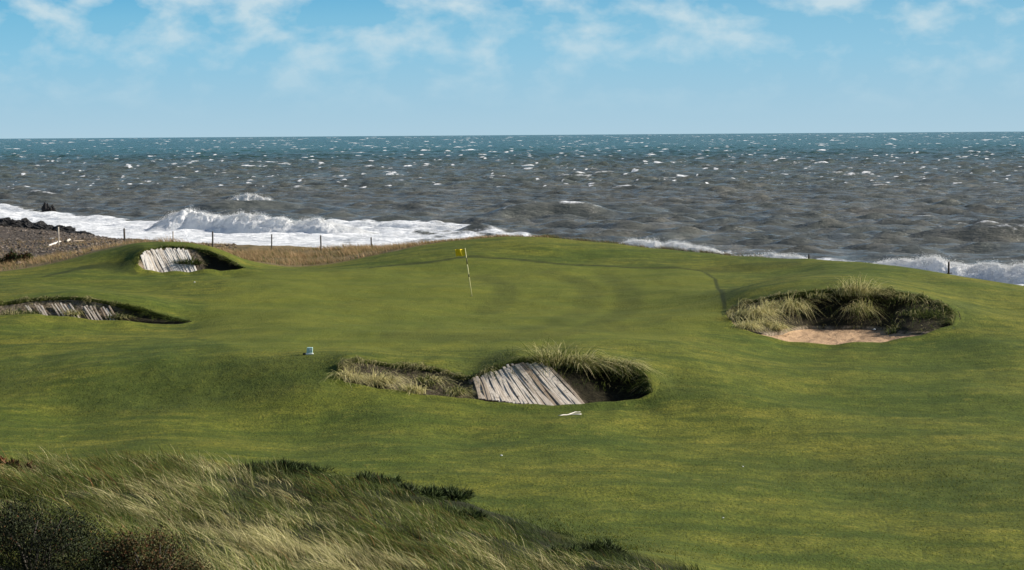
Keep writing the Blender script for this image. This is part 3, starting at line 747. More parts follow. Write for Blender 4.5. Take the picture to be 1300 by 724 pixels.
# ------------------------------------------------------------------ marram tufts
def tuft(label, u, v, Y, h, spread, n, pale, lean=(-0.2, -0.3), droop=0.5, dark=0.2, z=None, width=(0.010, 0.022)):
    p = P(u, v, Y); h *= 1.4; n = int(n * 1.25); spread *= 1.1
    o = root('grass_tuft', p, label, 'grass tuft', 'grass tufts in and around the bunkers')
    a = rng.uniform(0, 2 * PI, n); r_ = spread * np.sqrt(rng.random(n))
    q = np.stack([r_ * np.cos(a), 0.6 * r_ * np.sin(a), -0.05 - 0.1 * r_], 1)
    ln_ = np.stack([np.cos(a) * r_ / spread * 0.45 + lean[0] + 0.18 * rng.normal(size=n), np.sin(a) * r_ / spread * 0.45 + lean[1] + 0.18 * rng.normal(size=n)], 1)
    sc = rng.integers(0, 7, n); ln_ = ln_ + rng.normal(0, .28, (7, 2))[sc]; hf = rng.uniform(.45, 1.2, 7)[sc]; q[:, :2] += rng.normal(0, .35 * spread, (7, 2))[sc] * [1, .5]
    x_ = rng.random(n)
    c_ = np.where((x_ < pale)[:, None], pick(STRAW * 1.45, n), np.where((x_ < 1 - dark)[:, None], pick(OLIVE * 1.1, n), pick(DGREEN, n)))
    g_ = grass_obj('blades', [blades(q, ln_, h * hf * rng.uniform(0.45, 1.2, n), rng.uniform(*width, n), c_, droop * rng.uniform(0.6, 1.3, n), 5)], o)
    # matted crown the blades spring from
    nu, nv_ = 14, 8; A_, B_ = np.meshgrid(np.linspace(0, 2 * PI, nu), np.linspace(0.01, PI - 0.01, nv_))
    rr = 1 + 0.3 * perlin(np.cos(A_) * 2 + u, np.sin(A_) * 2, B_ * 2)
    Vc = np.stack([spread * 0.75 * rr * np.sin(B_) * np.cos(A_), spread * 0.5 * rr * np.sin(B_) * np.sin(A_), 0.12 * h * rr * np.cos(B_) - 0.06], -1).reshape(-1, 3)
    link('crown', mesh_np('crown', Vc, grid_faces(nv_, nu), [M_FACE], {'soil_shade': np.full(len(Vc), 0.8)}), o)
    return o
T_ = [
 ('big green tuft leaning over the top end of the grey planks, middle bunker', 700,463,59.2,1.05,.42,640,.42,(-.25,-.15),.45,.2),
 ('tallest tuft between planks and dark hollow of the middle bunker', 740,463,59.1,1.1,.40,640,.45,(.35,-.35),.7,.18),
 ('rounded green tuft drooping over the dark hollow of the middle bunker', 782,464,59.0,.85,.36,460,.42,(.4,-.3),.85,.2),
 ('low dark tuft on turf just left of the big plank-top tufts', 664,455,60.2,.35,.45,260,.08,(-.2,0),.3,.5),
 ('shaggy tuft above right end of the dark hollow, middle bunker', 808,470,58.7,.45,.22,200,.3,(.1,-.3),.7,.4),
 ('pale straw tuft at the far left tip of the middle bunker', 448,479,58.15,.75,.30,420,.9,(.35,-.35),.75,.08),
 ('straw tuft spilling down beside the pale tuft at the left tip, middle bunker', 480,484,57.95,.7,.30,400,.85,(.35,-.35),.75,.1),
 ('pale rounded tuft low on the left face of the middle bunker', 522,497,57.25,.5,.26,340,.85,(-.2,-.3),.6,.1),
 ('olive tuft high on the left face of the middle bunker', 545,482,58.25,.55,.26,260,.4,(.3,-.35),.75,.2),
 ('thin straw tuft at the foot of the planks on their left, middle bunker', 580,497,57.45,.5,.22,240,.5,(.3,-.3),.8,.2),
 ('pale straw tuft filling the left end of the sand-floored bunker', 944,401,74.7,.85,.36,480,.88,(.25,-.35),.7,.03),
 ('second straw tuft from the left end of the sand-floored bunker', 966,398,74.8,.85,.34,480,.85,(.25,-.3),.75,.03),
 ('low straw tuft at sand level in the left corner of the sand-floored bunker', 950,414,73.0,.55,.3,420,.85,(.3,-.3),.75,.03),
 ('straw tuft trailing onto the sand right of the left corner, sand-floored bunker', 984,415,73.4,.6,.3,420,.75,(.25,-.3),.8,.05),
 ('straw tuft between the left corner tuft and the trailing tuft, sand-floored bunker', 966,411,73.6,.6,.3,420,.8,(.3,-.3),.75,.05),
 ('short straw tuft just under the left rim of the sand-floored bunker', 982,388,75.6,.6,.3,360,.75,(.2,-.3),.8,.05),
 ('ragged olive tuft on the dark right half below the rim tuft, sand-floored bunker', 1163,398,74.9,.6,.34,300,.15,(.1,-.3),.75,.5),
 ('long olive tuft hanging down left back wall of the sand-floored bunker', 1003,390,75.6,.95,.34,460,.68,(.1,-.35),.85,.06),
 ('dark ragged tuft left of the dominant tuft, sand-floored bunker', 1038,376,76.3,.7,.3,260,.3,(.1,-.3),.8,.35),
 ('dominant pale-topped tuft rising above the rim of the sand-floored bunker', 1086,372,76.4,1.1,.50,820,.66,(.15,-.32),.65,.06),
 ('long curtain of grass reaching the sand below the dominant tuft', 1090,393,75.6,.9,.32,420,.50,(-.05,-.3),.9,.1),
 ('straw wisp on the rim right of the dominant tuft, sand-floored bunker', 1112,372,76.4,.7,.26,240,.5,(.25,-.3),.6,.15),
 ('rim tuft on the dark right half of the sand-floored bunker', 1150,378,76.1,.6,.32,260,.35,(.15,-.3),.7,.3),
 ('olive tuft growing from the sand at right of the floor, sand-floored bunker', 1143,421,73.9,.5,.42,300,.25,(-.1,-.15),.5,.3),
 ('dark green tuft filling the right end of the sand-floored bunker', 1190,402,74.4,.8,.45,420,.05,(-.1,-.2),.5,.75),
 ('dull tuft at the left edge of the photo in the long low bunker', 18,399,80.0,.5,.5,300,.35,(.2,-.3),.6,.3),
 ('dark tuft left of the pale planks in the long low bunker', 35,398,80.1,.45,.3,220,.05,(.1,-.2),.5,.8),
 ('straw tuft half way along the plank face of the long low bunker', 92,397,80.8,.55,.3,240,.4,(.3,-.3),.75,.3),
 ('olive tuft on the right part of the face, long low bunker', 150,401,80.6,.4,.4,260,.2,(.2,-.3),.7,.5),
 ('dark leafy tuft on the planks of the farthest bunker', 230,333,103.0,.55,.35,260,.02,(.1,-.3),.5,.9),
 ('dark tuft where planks meet shade in the farthest bunker', 246,334,103.0,.6,.32,240,.04,(.1,-.3),.5,.85),
]
for (lb, u, v, Y, h, sp, n_, pale, ln_, dr, dk_) in T_:
    far_ = Y > 90
    tuft(lb, u, v, Y, h, sp, n_, pale, ln_, dr, dk_, width=(0.018, 0.035) if far_ else (0.010, 0.022))

# ------------------------------------------------------------------ shrubs
M_LEAF = mat_vcol('shrub_leaf', 0.7)
def shrub(name, label, cat, base, rx, ry, rz, nl, pal, size, group=None, stems=9, wr=.22):
    o = root(name, base, label, cat, group)
    Vs = []; Fs = []; k0 = 0; tips = []
    for s_ in range(stems):
        a = rng.uniform(0, 2 * PI); e = rng.uniform(0.35, 1.3)
        tip = np.array([rx * 0.8 * math.cos(a) * math.cos(e), ry * 0.8 * math.sin(a) * math.cos(e), rz * 0.9 * math.sin(e)])
        mid = tip * 0.5 + rng.normal(0, 0.06, 3) * rx
        v_, f_ = tube([[0, 0, -0.05], mid, tip], [0.025 * rz + .008, 0.014 * rz + .005, 0.004], 5)
        Vs.append(v_); Fs += [(x + k0) for x in f_]; k0 += len(v_); tips += [mid, tip, (mid + tip) / 2]
    q4 = [f for f in Fs if f.shape[1] == 4]; q3 = [f for f in Fs if f.shape[1] == 3]
    link('stems', mesh_np('stems', np.concatenate(Vs), [np.concatenate(q4), np.concatenate(q3)], [M_POST], {'grain': np.zeros(k0), 'along': np.zeros(k0)}), o)
    # leaf sprays in clumps round the stems
    nc = max(14, nl // 240)
    ca = rng.uniform(0, 2 * PI, nc); ce = np.arcsin(rng.uniform(0.02, 1, nc)); cr = rng.uniform(0.55, 1.0, nc)
    cc = np.stack([rx * cr * np.cos(ca) * np.cos(ce), ry * cr * np.sin(ca) * np.cos(ce), rz * cr * np.sin(ce)], 1)
    ci = rng.integers(0, nc, nl)
    q = cc[ci] + rng.normal(0, 1, (nl, 3)) * np.array([rx, ry, rz]) * 0.105
    q[:, 2] = np.maximum(q[:, 2], 0.0)
    d = rng.normal(size=(nl, 3)) + np.array([0, 0, 0.5]) + 0.8 * cc[ci] / (np.linalg.norm(cc[ci], axis=1)[:, None] + 1e-6); d /= np.linalg.norm(d, axis=1)[:, None]
    sd = np.cross(d, rng.normal(size=(nl, 3))); sd /= np.linalg.norm(sd, axis=1)[:, None]
    L_ = size * rng.uniform(0.6, 1.4, (nl, 1)); w_ = L_ * wr
    Vv = np.stack([q, q + d * L_ * 0.5 + sd * w_, q + d * L_, q + d * L_ * 0.5 - sd * w_], 1).reshape(-1, 3)
    tone = rng.uniform(0.4, 1.7, nc)[ci][:, None]
    C_ = np.repeat(pal(nl) * tone, 4, 0)
    link('foliage', mesh_np('foliage', Vv, np.arange(4 * nl).reshape(-1, 4), [M_LEAF], {'col': C_}, smooth=False), o)
    return o
def gorse(n): 
    r_ = rng.random(n)[:, None]
    return np.where(r_ < 0.97, pick(np.array([(0.008, 0.012, 0.005), (0.014, 0.020, 0.007), (0.034, 0.040, 0.014)]), n), pick(RUST * .5, n))
def rusty(n):
    r_ = rng.random(n)[:, None]
    return np.where(r_ < 0.6, pick(np.array([(0.035, 0.042, 0.014), (0.06, 0.06, 0.02)]), n), pick(RUST * 0.42, n))
def brown(n): return np.where(rng.random(n)[:, None] < 0.5, pick(RUST * 0.28, n), pick(DGREEN * 0.6, n))
def dkg(n): return pick(DGREEN * 0.75, n)
def on(u, v, Y, dz=0.0):
    p = P(u, v, Y); p[2] = zt(p[0], p[1]) + dz; return p
shrub('gorse_bush', 'dark gorse bush in the bottom left corner among dune grass', 'bush', on(40, 724, 21.0, -.1), .95, .8, .86, 40000, gorse, .024)
shrub('gorse_bush', 'olive and rust flecked bush right of the dark gorse bush', 'bush', on(185, 724, 21.3, -.1), .66, .6, .68, 22000, rusty, .024)
shrub('gorse_bush', 'low dark sprawling bush on bottom edge right of the rust flecked bush', 'bush', on(262, 735, 20.8, -.12), .5, .5, .32, 10000, gorse, .024)
shrub('bracken_clump', 'red-brown dead bracken clump at left edge atop the dune', 'bracken', on(8, 606, 31.5, -.05), .42, .35, .30, 1500, lambda n: pick(RUST * 0.6, n), .09)
for lb, u, v, Y, rx, rz in [
    ('low added shade clump on dune crest, the widest of those along it', 345, 603, 34.3, .95, .24), ('low added shade clump on dune crest beside a pale grass sprig', 470, 618, 33.9, .55, .22),
    ('low added shade clump in a hollow at the middle of the dune crest', 522, 634, 32.6, .5, .2), ('low rounded added shade clump on the turf side of the dune crest', 568, 632, 33.4, .45, .24),
    ('low added shade clump just below the rounded one on the dune crest', 588, 655, 31.6, .42, .18), ('low added shade clump farthest right on the dune crest', 760, 692, 30.8, .5, .16),
    ('flat added shade clump alone in straw grass below the dune crest', 712, 698, 29.6, .34, .15)]:
    shrub('shade_clump', lb, 'shade clump', on(u, v, Y - .5, -.06), rx * .9, .40, rz * .75, int(6000 * rx), dkg, .13, 'low added shade clumps along the dune crest', 5, .045)  # dark foliage added to stand for shaded hollows under the grass
shrub('scrub_bush', 'brown scrub bush on the beach by the left edge', 'bush', on(26, 336, 119, -.05), 1.2, .8, .75, 2600, brown, .16)

# ------------------------------------------------------------------ flag, marker, small things
M_POLE = mat_plain('flag_pole_paint', (0.62, 0.58, 0.30), 0.4); M_BAND = mat_plain('pole_dark_band', (0.06, 0.055, 0.03), 0.5)
M_FLAG = mat_plain('yellow_flag_cloth', (0.80, 0.56, 0.015), 0.7); M_CUP = mat_plain('cup_shadow', (0.02, 0.02, 0.018), 0.9)
gp = ground(599, 376.5, 60, 110)
fl = root('golf_flag', gp, 'yellow golf flag on a thin leaning pole on the putting green', 'golf flag')
topv = P(590.3, 315, gp[1]) - gp
ax = topv / np.linalg.norm(topv); H = np.linalg.norm(topv)
v_, f_ = tube([ax * -0.1, ax * H * .5, ax * H], [.022, .020, .016], 10); link('pole', mesh_np('pole', v_, f_, [M_POLE]), fl)
for a, b_ in ((.66, .80), (.40, .46)):
    v_, f_ = tube([ax * H * a, ax * H * b_], [.0225, .0215], 10); link('band', mesh_np('band', v_, f_, [M_BAND]), fl)
nu, nv_ = 26, 14
U_, W_ = np.meshgrid(np.linspace(0, 1, nu), np.linspace(0, 1, nv_))
off_ = 0.075 * np.sin(U_ * 9 + W_ * 1.5) * U_ ** .6
fx_ = -0.42 * U_ - 0.02; fz_ = -0.31 * W_ - 0.05 * U_ - 0.03 * np.sin(U_ * 5 + 1) * U_
Vf = np.stack([fx_ + ax[0] * (H - .31 * W_), off_ + ax[1] * H, H * ax[2] - .03 + fz_], -1)
back = Vf.copy(); back[..., 1] += 0.006
n0 = nu * nv_; Vall = np.concatenate([Vf.reshape(-1, 3), back.reshape(-1, 3)])
gf = grid_faces(nv_, nu); link('flag', mesh_np('flag', Vall, [gf, gf[:, ::-1] + n0], [M_FLAG]), fl)
an = np.linspace(0, 2 * PI, 17)[:-1]; cupv = np.stack([.054 * np.cos(an), .054 * np.sin(an), np.full(16, .008)], 1)
link('cup', mesh_np('cup', cupv, [np.arange(16)[None]], [M_CUP]), fl)

def boxv(cx, cy, cz, sx, sy, sz, bev=0.15):
    """chamfered block"""
    V_ = []
    for zz, k in ((-1, 1 - bev), (-1 + bev, 1), (1 - bev, 1), (1, 1 - bev)):
        for a, b_ in ((-1, -1), (1, -1), (1, 1), (-1, 1)):
            V_.append([cx + a * sx / 2 * k, cy + b_ * sy / 2 * k, cz + zz * sz / 2])
    f_ = [[r_ * 4 + j, r_ * 4 + (j + 1) % 4, (r_ + 1) * 4 + (j + 1) % 4, (r_ + 1) * 4 + j] for r_ in range(3) for j in range(4)] + [[3, 2, 1, 0], [12, 13, 14, 15]]
    return np.array(V_), np.array(f_)
M_TEAL = mat_plain('pale_teal_paint', (0.46, 0.66, 0.60), 0.4, .4, .15); M_WHITE = mat_plain('white_paint', (0.80, 0.80, 0.77), 0.5, .3, .08); M_DARK = mat_plain('dark_rubber', (0.03, 0.03, 0.028), 0.7)
mp = ground(393, 450, 55, 75)
mk = root('tee_marker', mp, 'small pale teal and white marker block on the mound crest', 'marker'); mk.scale = (.85,) * 3
v_, f_ = boxv(0, 0, .02, .26, .17, .05); link('base', mesh_np('base', v_, f_, [M_WHITE], smooth=False), mk)
v_, f_ = boxv(0.0, 0, .15, .21, .12, .21, .2); v_[:, 0] += .25 * (v_[:, 2] - .04) * .25; link('block', mesh_np('block', v_, f_, [M_TEAL], smooth=False), mk)
v_, f_ = boxv(.03, -.062, .17, .07, .02, .07, .3); link('face_plate', mesh_np('face_plate', v_, f_, [M_WHITE], smooth=False), mk)
v_, f_ = boxv(-.19, 0, .02, .10, .10, .06, .3); link('foot', mesh_np('foot', v_, f_, [M_DARK], smooth=False), mk)

def stick(name, label, cat, pts, radii, branches=(), mat=M_PALE, group=None):
    base = np.array(pts[0], float); radii = [.62 * q_ for q_ in radii] if name == 'driftwood' else radii
    o = root(name, base, label, cat, group)
    for nm, ps, rs in [('stem', pts, radii)] + [('branch', a, b_) for a, b_ in branches]:
        ps = np.array(ps, float) - base
        k = np.linspace(0, len(ps) - 1, 9); pp = np.stack([np.interp(k, np.arange(len(ps)), ps[:, j]) for j in range(3)], 1)
        rr = np.interp(k, np.arange(len(ps)), rs) * rng.uniform(.85, 1.15, 9)
        pp[1:-1] += rng.normal(0, .25 * rr.mean(), (7, 3))
        v_, f_ = tube(pp, rr, 8); nv2 = len(v_)
        link(nm, mesh_np(nm, v_, f_, [mat], {'grain': np.arange(nv2) % 8 / 20.0, 'along': np.arange(nv2) // 8 * .2}), o)
    return o
def gpt(u, v, dz=0.0, y0=30, y1=230): p = ground(u, v, y0, y1); p[2] += dz; return p
a, b_, c = gpt(709, 529.5, .03), gpt(722, 528.5, .04), gpt(738, 527.3, .03)
stick('stick', 'pale forked stick lying on the turf in front of the planked bunker', 'stick', [a, b_, c], [.012, .020, .016], [([b_ + [0, .05, 0], gpt(730, 526.2, .06), gpt(737, 525.2, .04)], [.012, .010, .007])])

# beach: driftwood
for lb, p1, p2, r_, br in [
    ('longest bleached driftwood log slanting on the shingle by the first fence post', (62, 314), (72, 310), .13, [((72, 310), (77, 309.3))]),
    ('short bleached driftwood piece flat on shingle behind the longest log', (63, 305), (69, 304.6), .09, []),
    ('stubby driftwood lump right of the leftmost fence post', (85, 308), (89, 306), .16, []),
    ('thin driftwood branch lying right of the stubby lump on the shingle', (93, 308), (106, 307.6), .06, []),
    ('small driftwood piece half way between turf mound and stubby lump', (98, 324), (103, 323), .08, [])]:
    A = gpt(*p1, .12, 108); B = gpt(*p2, .12, 108); A[1] = min(A[1], B[1] + 6)
    stick('driftwood', lb, 'driftwood', [A, (A + B) / 2, B], [r_ * .8, r_, r_ * .7], [([gpt(*q, .15, 108) for q in b4_], [r_ * .6, r_ * .4]) for b4_ in br], M_PALE if 'longest' in lb else M_WOOD, 'bleached driftwood on the beach')

# fence posts
posts = [('leftmost fence post, grey and standing on the shingle before the black rocks', 74, 288.5, 306, 150, M_WOOD, .10, .0),
    ('thick dark fence post leaning slightly, second from the left', 157.5, 290, 309, 140, M_POST, .115, -.03),
    ('thin grey fence post above the farthest bunker', 219.5, 294, 312, 132, M_WOOD, .06, .0),
    ('upright dark fence post behind right end of the farthest bunker', 270, 294, 313, 128, M_POST, .09, .02),
    ('slim fence post against the surf at left end of the dry grass', 345, 297.5, 317, 128, M_POST, .07, .03),
    ('fence post above the middle of the dry grass strip', 407, 299, 318, 127, M_POST, .08, -.02),
    ('fence post at right end of the dry grass strip', 471, 301.5, 319, 125, M_POST, .075, -.03),
    ('tip of a fence post just showing over the turf crest before white surf', 1027, 323, 331, 113, M_POST, .09, .0),
    ('lone fence post on the right skyline with a cross stub, before white spray', 1204.5, 332.5, 350, 101, M_POST, .09, .0)]
for lb, u, v0, v1, Y, mt, w_, tilt in posts:
    p1 = P(u, v0, Y); x_, y_ = p1[0], p1[1]; zb = zt(x_, y_)
    o = root('fence_post', (x_ - tilt, y_, zb), lb, 'fence post', 'fence posts along the shore')
    hgt = p1[2] - zb
    V_ = []; k = 7
    for i in range(k):
        t = i / (k - 1); ww = w_ * (1 + .06 * math.sin(3 * t + u)) * (0.55 if i == k - 1 else 1)
        zz = -.25 + (hgt + .25) * (t if i < k - 1 else 1.0)
        if i == k - 2: zz = hgt - .02
        for q_ in range(8):
            a = 2 * PI * q_ / 8 + .3; V_.append([tilt * t + ww / 2 * math.cos(a) * 1.1, ww / 2 * math.sin(a), zz + (0.02 * math.cos(a + u) if i == k - 1 else 0)])
    f_ = [[r_ * 8 + j, r_ * 8 + (j + 1) % 8, (r_ + 1) * 8 + (j + 1) % 8, (r_ + 1) * 8 + j] for r_ in range(k - 1) for j in range(8)]
    nv2 = len(V_)
    link('post', mesh_np('post', V_, [np.array(f_), np.array([[(k - 1) * 8 + j for j in range(8)]])], [mt], {'grain': np.arange(nv2) % 8 / 30.0, 'along': np.arange(nv2) // 8 * .2}), o)
    if 'cross stub' in lb:
        v_, f_ = tube([[-.10, -.05, hgt * .45], [.16, -.05, hgt * .47]], [.03, .025], 6); nv2 = len(v_)
        link('cross_stub', mesh_np('cross_stub', v_, f_, [mt], {'grain': np.zeros(nv2), 'along': np.zeros(nv2)}), o)

# rocks
def rock(name, label, base, rx, ry, rz, seed, group=None, peaks=()):
    nu, nv_ = 96, 40
    A_, B_ = np.meshgrid(np.linspace(0, 2 * PI, nu), np.linspace(0.02, PI * .62, nv_))
    dx, dy, dz = np.sin(B_) * np.cos(A_), np.sin(B_) * np.sin(A_), np.cos(B_)
    rr = 1 + 0.55 * fbm(dx * 1.8 + seed, dy * 1.8, dz * 1.8, 5, .6) - 0.25 * np.abs(perlin(dx * 4 + seed, dy * 4, dz * 4))
    Xr, Yr, Zr = rx * rr * dx, ry * rr * dy, rz * rr * np.maximum(dz, -.2)
    Zr *= 1 + 0.45 * perlin(Xr * 1.3 + seed, Yr * 1.3, 0.5)
    Vr = np.stack([Xr, Yr, Zr], -1).reshape(-1, 3)
    o = link(name, mesh_np(name, Vr, grid_faces(nv_, nu), [M_ROCK], smooth=False)); o.location = [float(q) for q in base]
    return tag(o, label, 'rock', group)
for lb, u, v, Y, rx, rz, sd in [
    ('largest jagged black rock ridge at the left edge of the shore', -8, 293, 196, 3.3, 1.35, 1.2), ('black rock next to the largest ridge, second from the left edge', 26, 294, 197, 2.0, 1.2, 5.3),
    ('broken black rock third along the shore ridge from the left edge', 47, 296, 194, 1.7, 1.0, 8.1), ('long low black rock right behind the leftmost fence post', 72, 297, 194, 1.9, .85, 3.7),
    ('low flat black rock tapering into the surf at the right of the ridge', 97, 299, 190, 1.6, .55, 12.4), ('far left black rock cut by the frame edge', -70, 290, 200, 3.2, 1.5, 20.2)]:
    rock('shore_rock', lb, on(u, v, Y, -.15), rx, 1.5, rz * .72, sd, 'black rocks on the shore')
ps = Psea(59.5, 273); ps2 = Psea(66.5, 273)
rock('sea_rock', 'taller of two black rocks standing in the surf', (ps[0], ps[1], SEA - .1), .7, .55, 1.4, 31.0, 'black rocks in the surf')
rock('sea_rock', 'smaller pointed black rock beside the taller one in the surf', (ps2[0], ps2[1], SEA - .1), .5, .5, 1.0, 37.0, 'black rocks in the surf')

# shingle stones
ns = 9000
uu = rng.uniform(-150, 300, ns); yb = rng.uniform(112, 196, ns); xs = (uu - 650) / F * yb
kk = (yb < yshore(xs) - 1) & (yb > ycrest((uu - 650) / F) + 3); xs, yb = xs[kk], yb[kk]; ns = len(xs)
oc = np.array([[1, 0, 0], [0, 1, 0], [-1, 0, 0], [0, -1, 0], [0, 0, 1], [0, 0, -1.0]]); of = np.array([[0,1,4],[1,2,4],[2,3,4],[3,0,4],[1,0,5],[2,1,5],[3,2,5],[0,3,5]])
sz = rng.gamma(2.0, .022, ns) + .02
Vs = oc[None] * (sz[:, None, None] * rng.uniform(.6, 1.4, (ns, 6, 3)) * np.array([1.3, 1.0, .6])) + np.stack([xs, yb, terrain(xs, yb) + sz * .2], 1)[:, None]
cs = np.array([(0.075, .060, .048), (.12, .095, .075), (.17, .14, .11), (.05, .042, .036), (.24, .20, .165)])[rng.integers(0, 5, ns)]
st = link('shingle_stones', mesh_np('shingle_stones', Vs.reshape(-1, 3), (of[None] + 6 * np.arange(ns)[:, None, None]).reshape(-1, 3), [M_STONE], {'col': np.repeat(cs, 6, 0)}, smooth=False))
tag(st, 'loose grey and brown stones scattered over the shingle beach', 'stones', kind='stuff')

# pale pebbles on the turf
def pebble(label, p, r_):
    nu, nv_ = 14, 9; A_, B_ = np.meshgrid(np.linspace(0, 2 * PI, nu), np.linspace(.01, PI - .01, nv_))
    k = 1 + .2 * perlin(np.cos(A_) * 1.5 + p[0], np.sin(A_) * 1.5, B_)
    Vp = np.stack([1.5 * r_ * k * np.sin(B_) * np.cos(A_), r_ * k * np.sin(B_) * np.sin(A_), .7 * r_ * k * np.cos(B_) + .5 * r_], -1).reshape(-1, 3)
    o = link('pebble', mesh_np('pebble', Vp, grid_faces(nv_, nu), [M_WHITE])); o.location = [float(q) for q in p]
    return tag(o, label, 'pebble', 'white specks on the grass')
pebble('white speck on open turf above the middle of the dune', gpt(636.5, 579), .022)
pebble('white speck on open turf at right of the dune, larger of two there', gpt(918, 658), .014)
pebble('tiny white speck on the turf up-slope from the larger right-hand one', gpt(943, 593), .016)
pebble('white stone at the foot of the back wall in the sand-floored bunker', P(1110, 419, 74.9), .04)
pebble('white speck on turf below the farthest bunker', gpt(247, 359), .028)

# ------------------------------------------------------------------ sea
yr = [108.0]
while yr[-1] < 26000:
    y = yr[-1]
    yr.append(y + (0.55 if y < 300 else 0.55 + (y - 300) * 0.0042 if y < 1500 else y * 0.0037 + (y - 1500) * 0.012))
yr = np.array(yr); NRs = len(yr); NCs = 640
ts = np.linspace(-0.40, 0.40, NCs)
Xs = yr[:, None] * ts[None]; Ys = np.repeat(yr[:, None], NCs, 1)
rs = np.random.default_rng(21)
Hs = np.zeros_like(Xs); near = 1 - sstep(900, 3000, Ys)
drs = np.gradient(yr)[:, None]; dxs = (yr * (ts[1] - ts[0]))[:, None]
for k in range(84):
    lam = 1.9 * (12 / 1.9) ** rs.random(); ang = rs.normal(-PI / 2 - 0.12, 0.42); ph = rs.uniform(0, 2 * PI)
    kx, ky = 2 * PI / lam * math.cos(ang), 2 * PI / lam * math.sin(ang)
    amp = 0.050 * lam ** 0.06
    th_ = kx * Xs + ky * Ys + ph + 1.2 * (math.sin(k) * Xs * .01)
    fade = 1 - sstep(0.35, 0.6, np.maximum(drs * abs(ky), dxs * abs(kx)) / (2 * PI) ) * 0.6
    Hs += amp * 0.85 * (np.exp(1.2 * np.sin(th_)) - 1.39) * fade
far = sstep(1200, 3000, Ys)
Hs += far * 0.55 * rs.normal(size=Hs.shape) + far * 0.5 * perlin(Xs / 55.0, np.arange(NRs)[:, None] * 0.45, 3.0)
grp = 0.75 + 0.6 * fbm(Xs / 90, Ys / 110, 2.0, 3); Hs *= np.clip(grp, .55, 1.3) * (.72 + .28 * sstep(300, 600, Ys))
shore_d = Ys - yshore(Xs)
Hs *= 0.12 + 0.88 * sstep(2, 45, shore_d)
foam = np.zeros_like(Hs)
# named swells rising before they break
def swell(u0, u1, v, h, wf, wb, fo=0.0, tilt=0.0):
    c0 = Psea((u0 + u1) / 2, v); half = abs(u1 - u0) / 2 / F * c0[1]
    sx = (Xs - c0[0]) / half; yc_ = c0[1] + tilt * (Xs - c0[0]) + 1.5 * perlin(Xs * .12, 0.3, u0)
    d = Ys - yc_; env = np.exp(-np.abs(sx) ** 2.6)
    prof = np.where(d < 0, np.exp(-(d / wf) ** 2), np.exp(-(d / wb) ** 2))
    global Hs, foam
    Hs = Hs * (1 - .6 * env * prof) + h * env * prof * (1 + .16 * fbm(Xs * .25, Ys * .3, 1.1, 3))
    if fo: foam = np.maximum(foam, fo * env * np.exp(-((d - .25) / .5) ** 2) * (.55 + .9 * perlin(Xs * .25, Ys * .3, u1)))
swell(615, 790, 277, 1.8, 1.1, 2.6, .95, .06); swell(740, 850, 274, .8, 1.8, 3.5, .4, .1)
swell(225, 400, 267, 1.35, 1.5, 5.0, .0, .03)
swell(1160, 1420, 306, 1.35, 1.1, 2.6, .7, .0)
# surf zone
ut = 650 + Xs / Ys * F
vtop = np.interp(ut, [-250, 0, 100, 190, 330, 470, 560, 640, 735, 780, 900, 1030, 1130, 1300, 1500], [255, 263, 272, 279, 283, 277, 282, 290, 308, 306, 316, 322, 328, 338, 350])
hz = 170.8 + 4.4 - ut / 650 * 4.4
ytop = EYE * F / (vtop - hz)
edge_n = 11 * fbm(Xs / 11, Ys / 9, 3.1, 6, .62)
sf = sstep(-1.5, 10, ytop + edge_n - Ys)
holes_ = sstep(450, 610, ut) * .42 * sstep(-.3, .5, fbm(Xs / 5, Ys / 7, 6.0, 3))
foam = np.maximum(foam, sf * (0.80 - holes_ + 0.25 * fbm(Xs / 6, Ys / 7, 9.0, 3)))
Hs += sf * 0.5 * fbm(Xs / 6.5, Ys / 2.6, 2.0, 5) * sstep(0, 6, shore_d)
# whitecaps
ncap = 3300
for k in range(ncap):
    dv = 2.2 + 66 * rs.random() ** 1.7
    yc = EYE * F / dv; uc = rs.uniform(-180, 1480); xc = (uc - 650) / F * yc
    if yc < 300 and rs.random() < .6: continue
    wpx = rs.gamma(2.0, 3.2) * (2.0 if rs.random() < .12 else .75) + 2
    wpx *= 1.35; wx = wpx / F * yc * .5; wy = max(0.75 * np.interp(yc, yr, np.gradient(yr)) , 0.6 + .12 * wx * rs.uniform(.4, 1))
    r0_, r1_ = np.searchsorted(yr, yc - 3 * wy), np.searchsorted(yr, yc + 3 * wy) + 1
    c0_, c1_ = np.searchsorted(ts, (xc - 3 * wx) / yc) , np.searchsorted(ts, (xc + 3 * wx) / yc) + 1
    if c1_ <= 0 or c0_ >= NCs: continue
    sl = (slice(max(r0_, 0), r1_), slice(max(c0_, 0), c1_))
    dx = (Xs[sl] - xc) / wx; dy = (Ys[sl] - yc - rs.normal(0, .4) * (Xs[sl] - xc) * .3) / wy
    e = np.exp(-np.abs(dx) ** 2 - dy ** 2) * np.clip(.75 + 1.1 * perlin(Xs[sl] / (wx * .45), Ys[sl] / (wy * 1.5), k * .7), 0, 1.2)
    st_ = rs.uniform(.6, 1.3)
    foam[sl] = np.maximum(foam[sl], e * st_); Hs[sl] += e * .40 * min(1.5, .5 + wx * .1)
cr_ = Hs - .5 * (np.roll(Hs, 2, 0) + np.roll(Hs, -2, 0))
foam = np.maximum(foam, (.34 * sstep(.3, .9, Hs) + .26 * sstep(.05, .25, cr_)) * sstep(-.1, .5, fbm(Xs / 30, Ys / 40, 4.0, 3)) * (1 - sstep(900, 1500, Ys)))
curv = Hs - 0.25 * (np.roll(Hs, 1, 0) + np.roll(Hs, -1, 0) + np.roll(Hs, 1, 1) + np.roll(Hs, -1, 1))
Hs = np.where(Ys > 12000, 0, Hs)
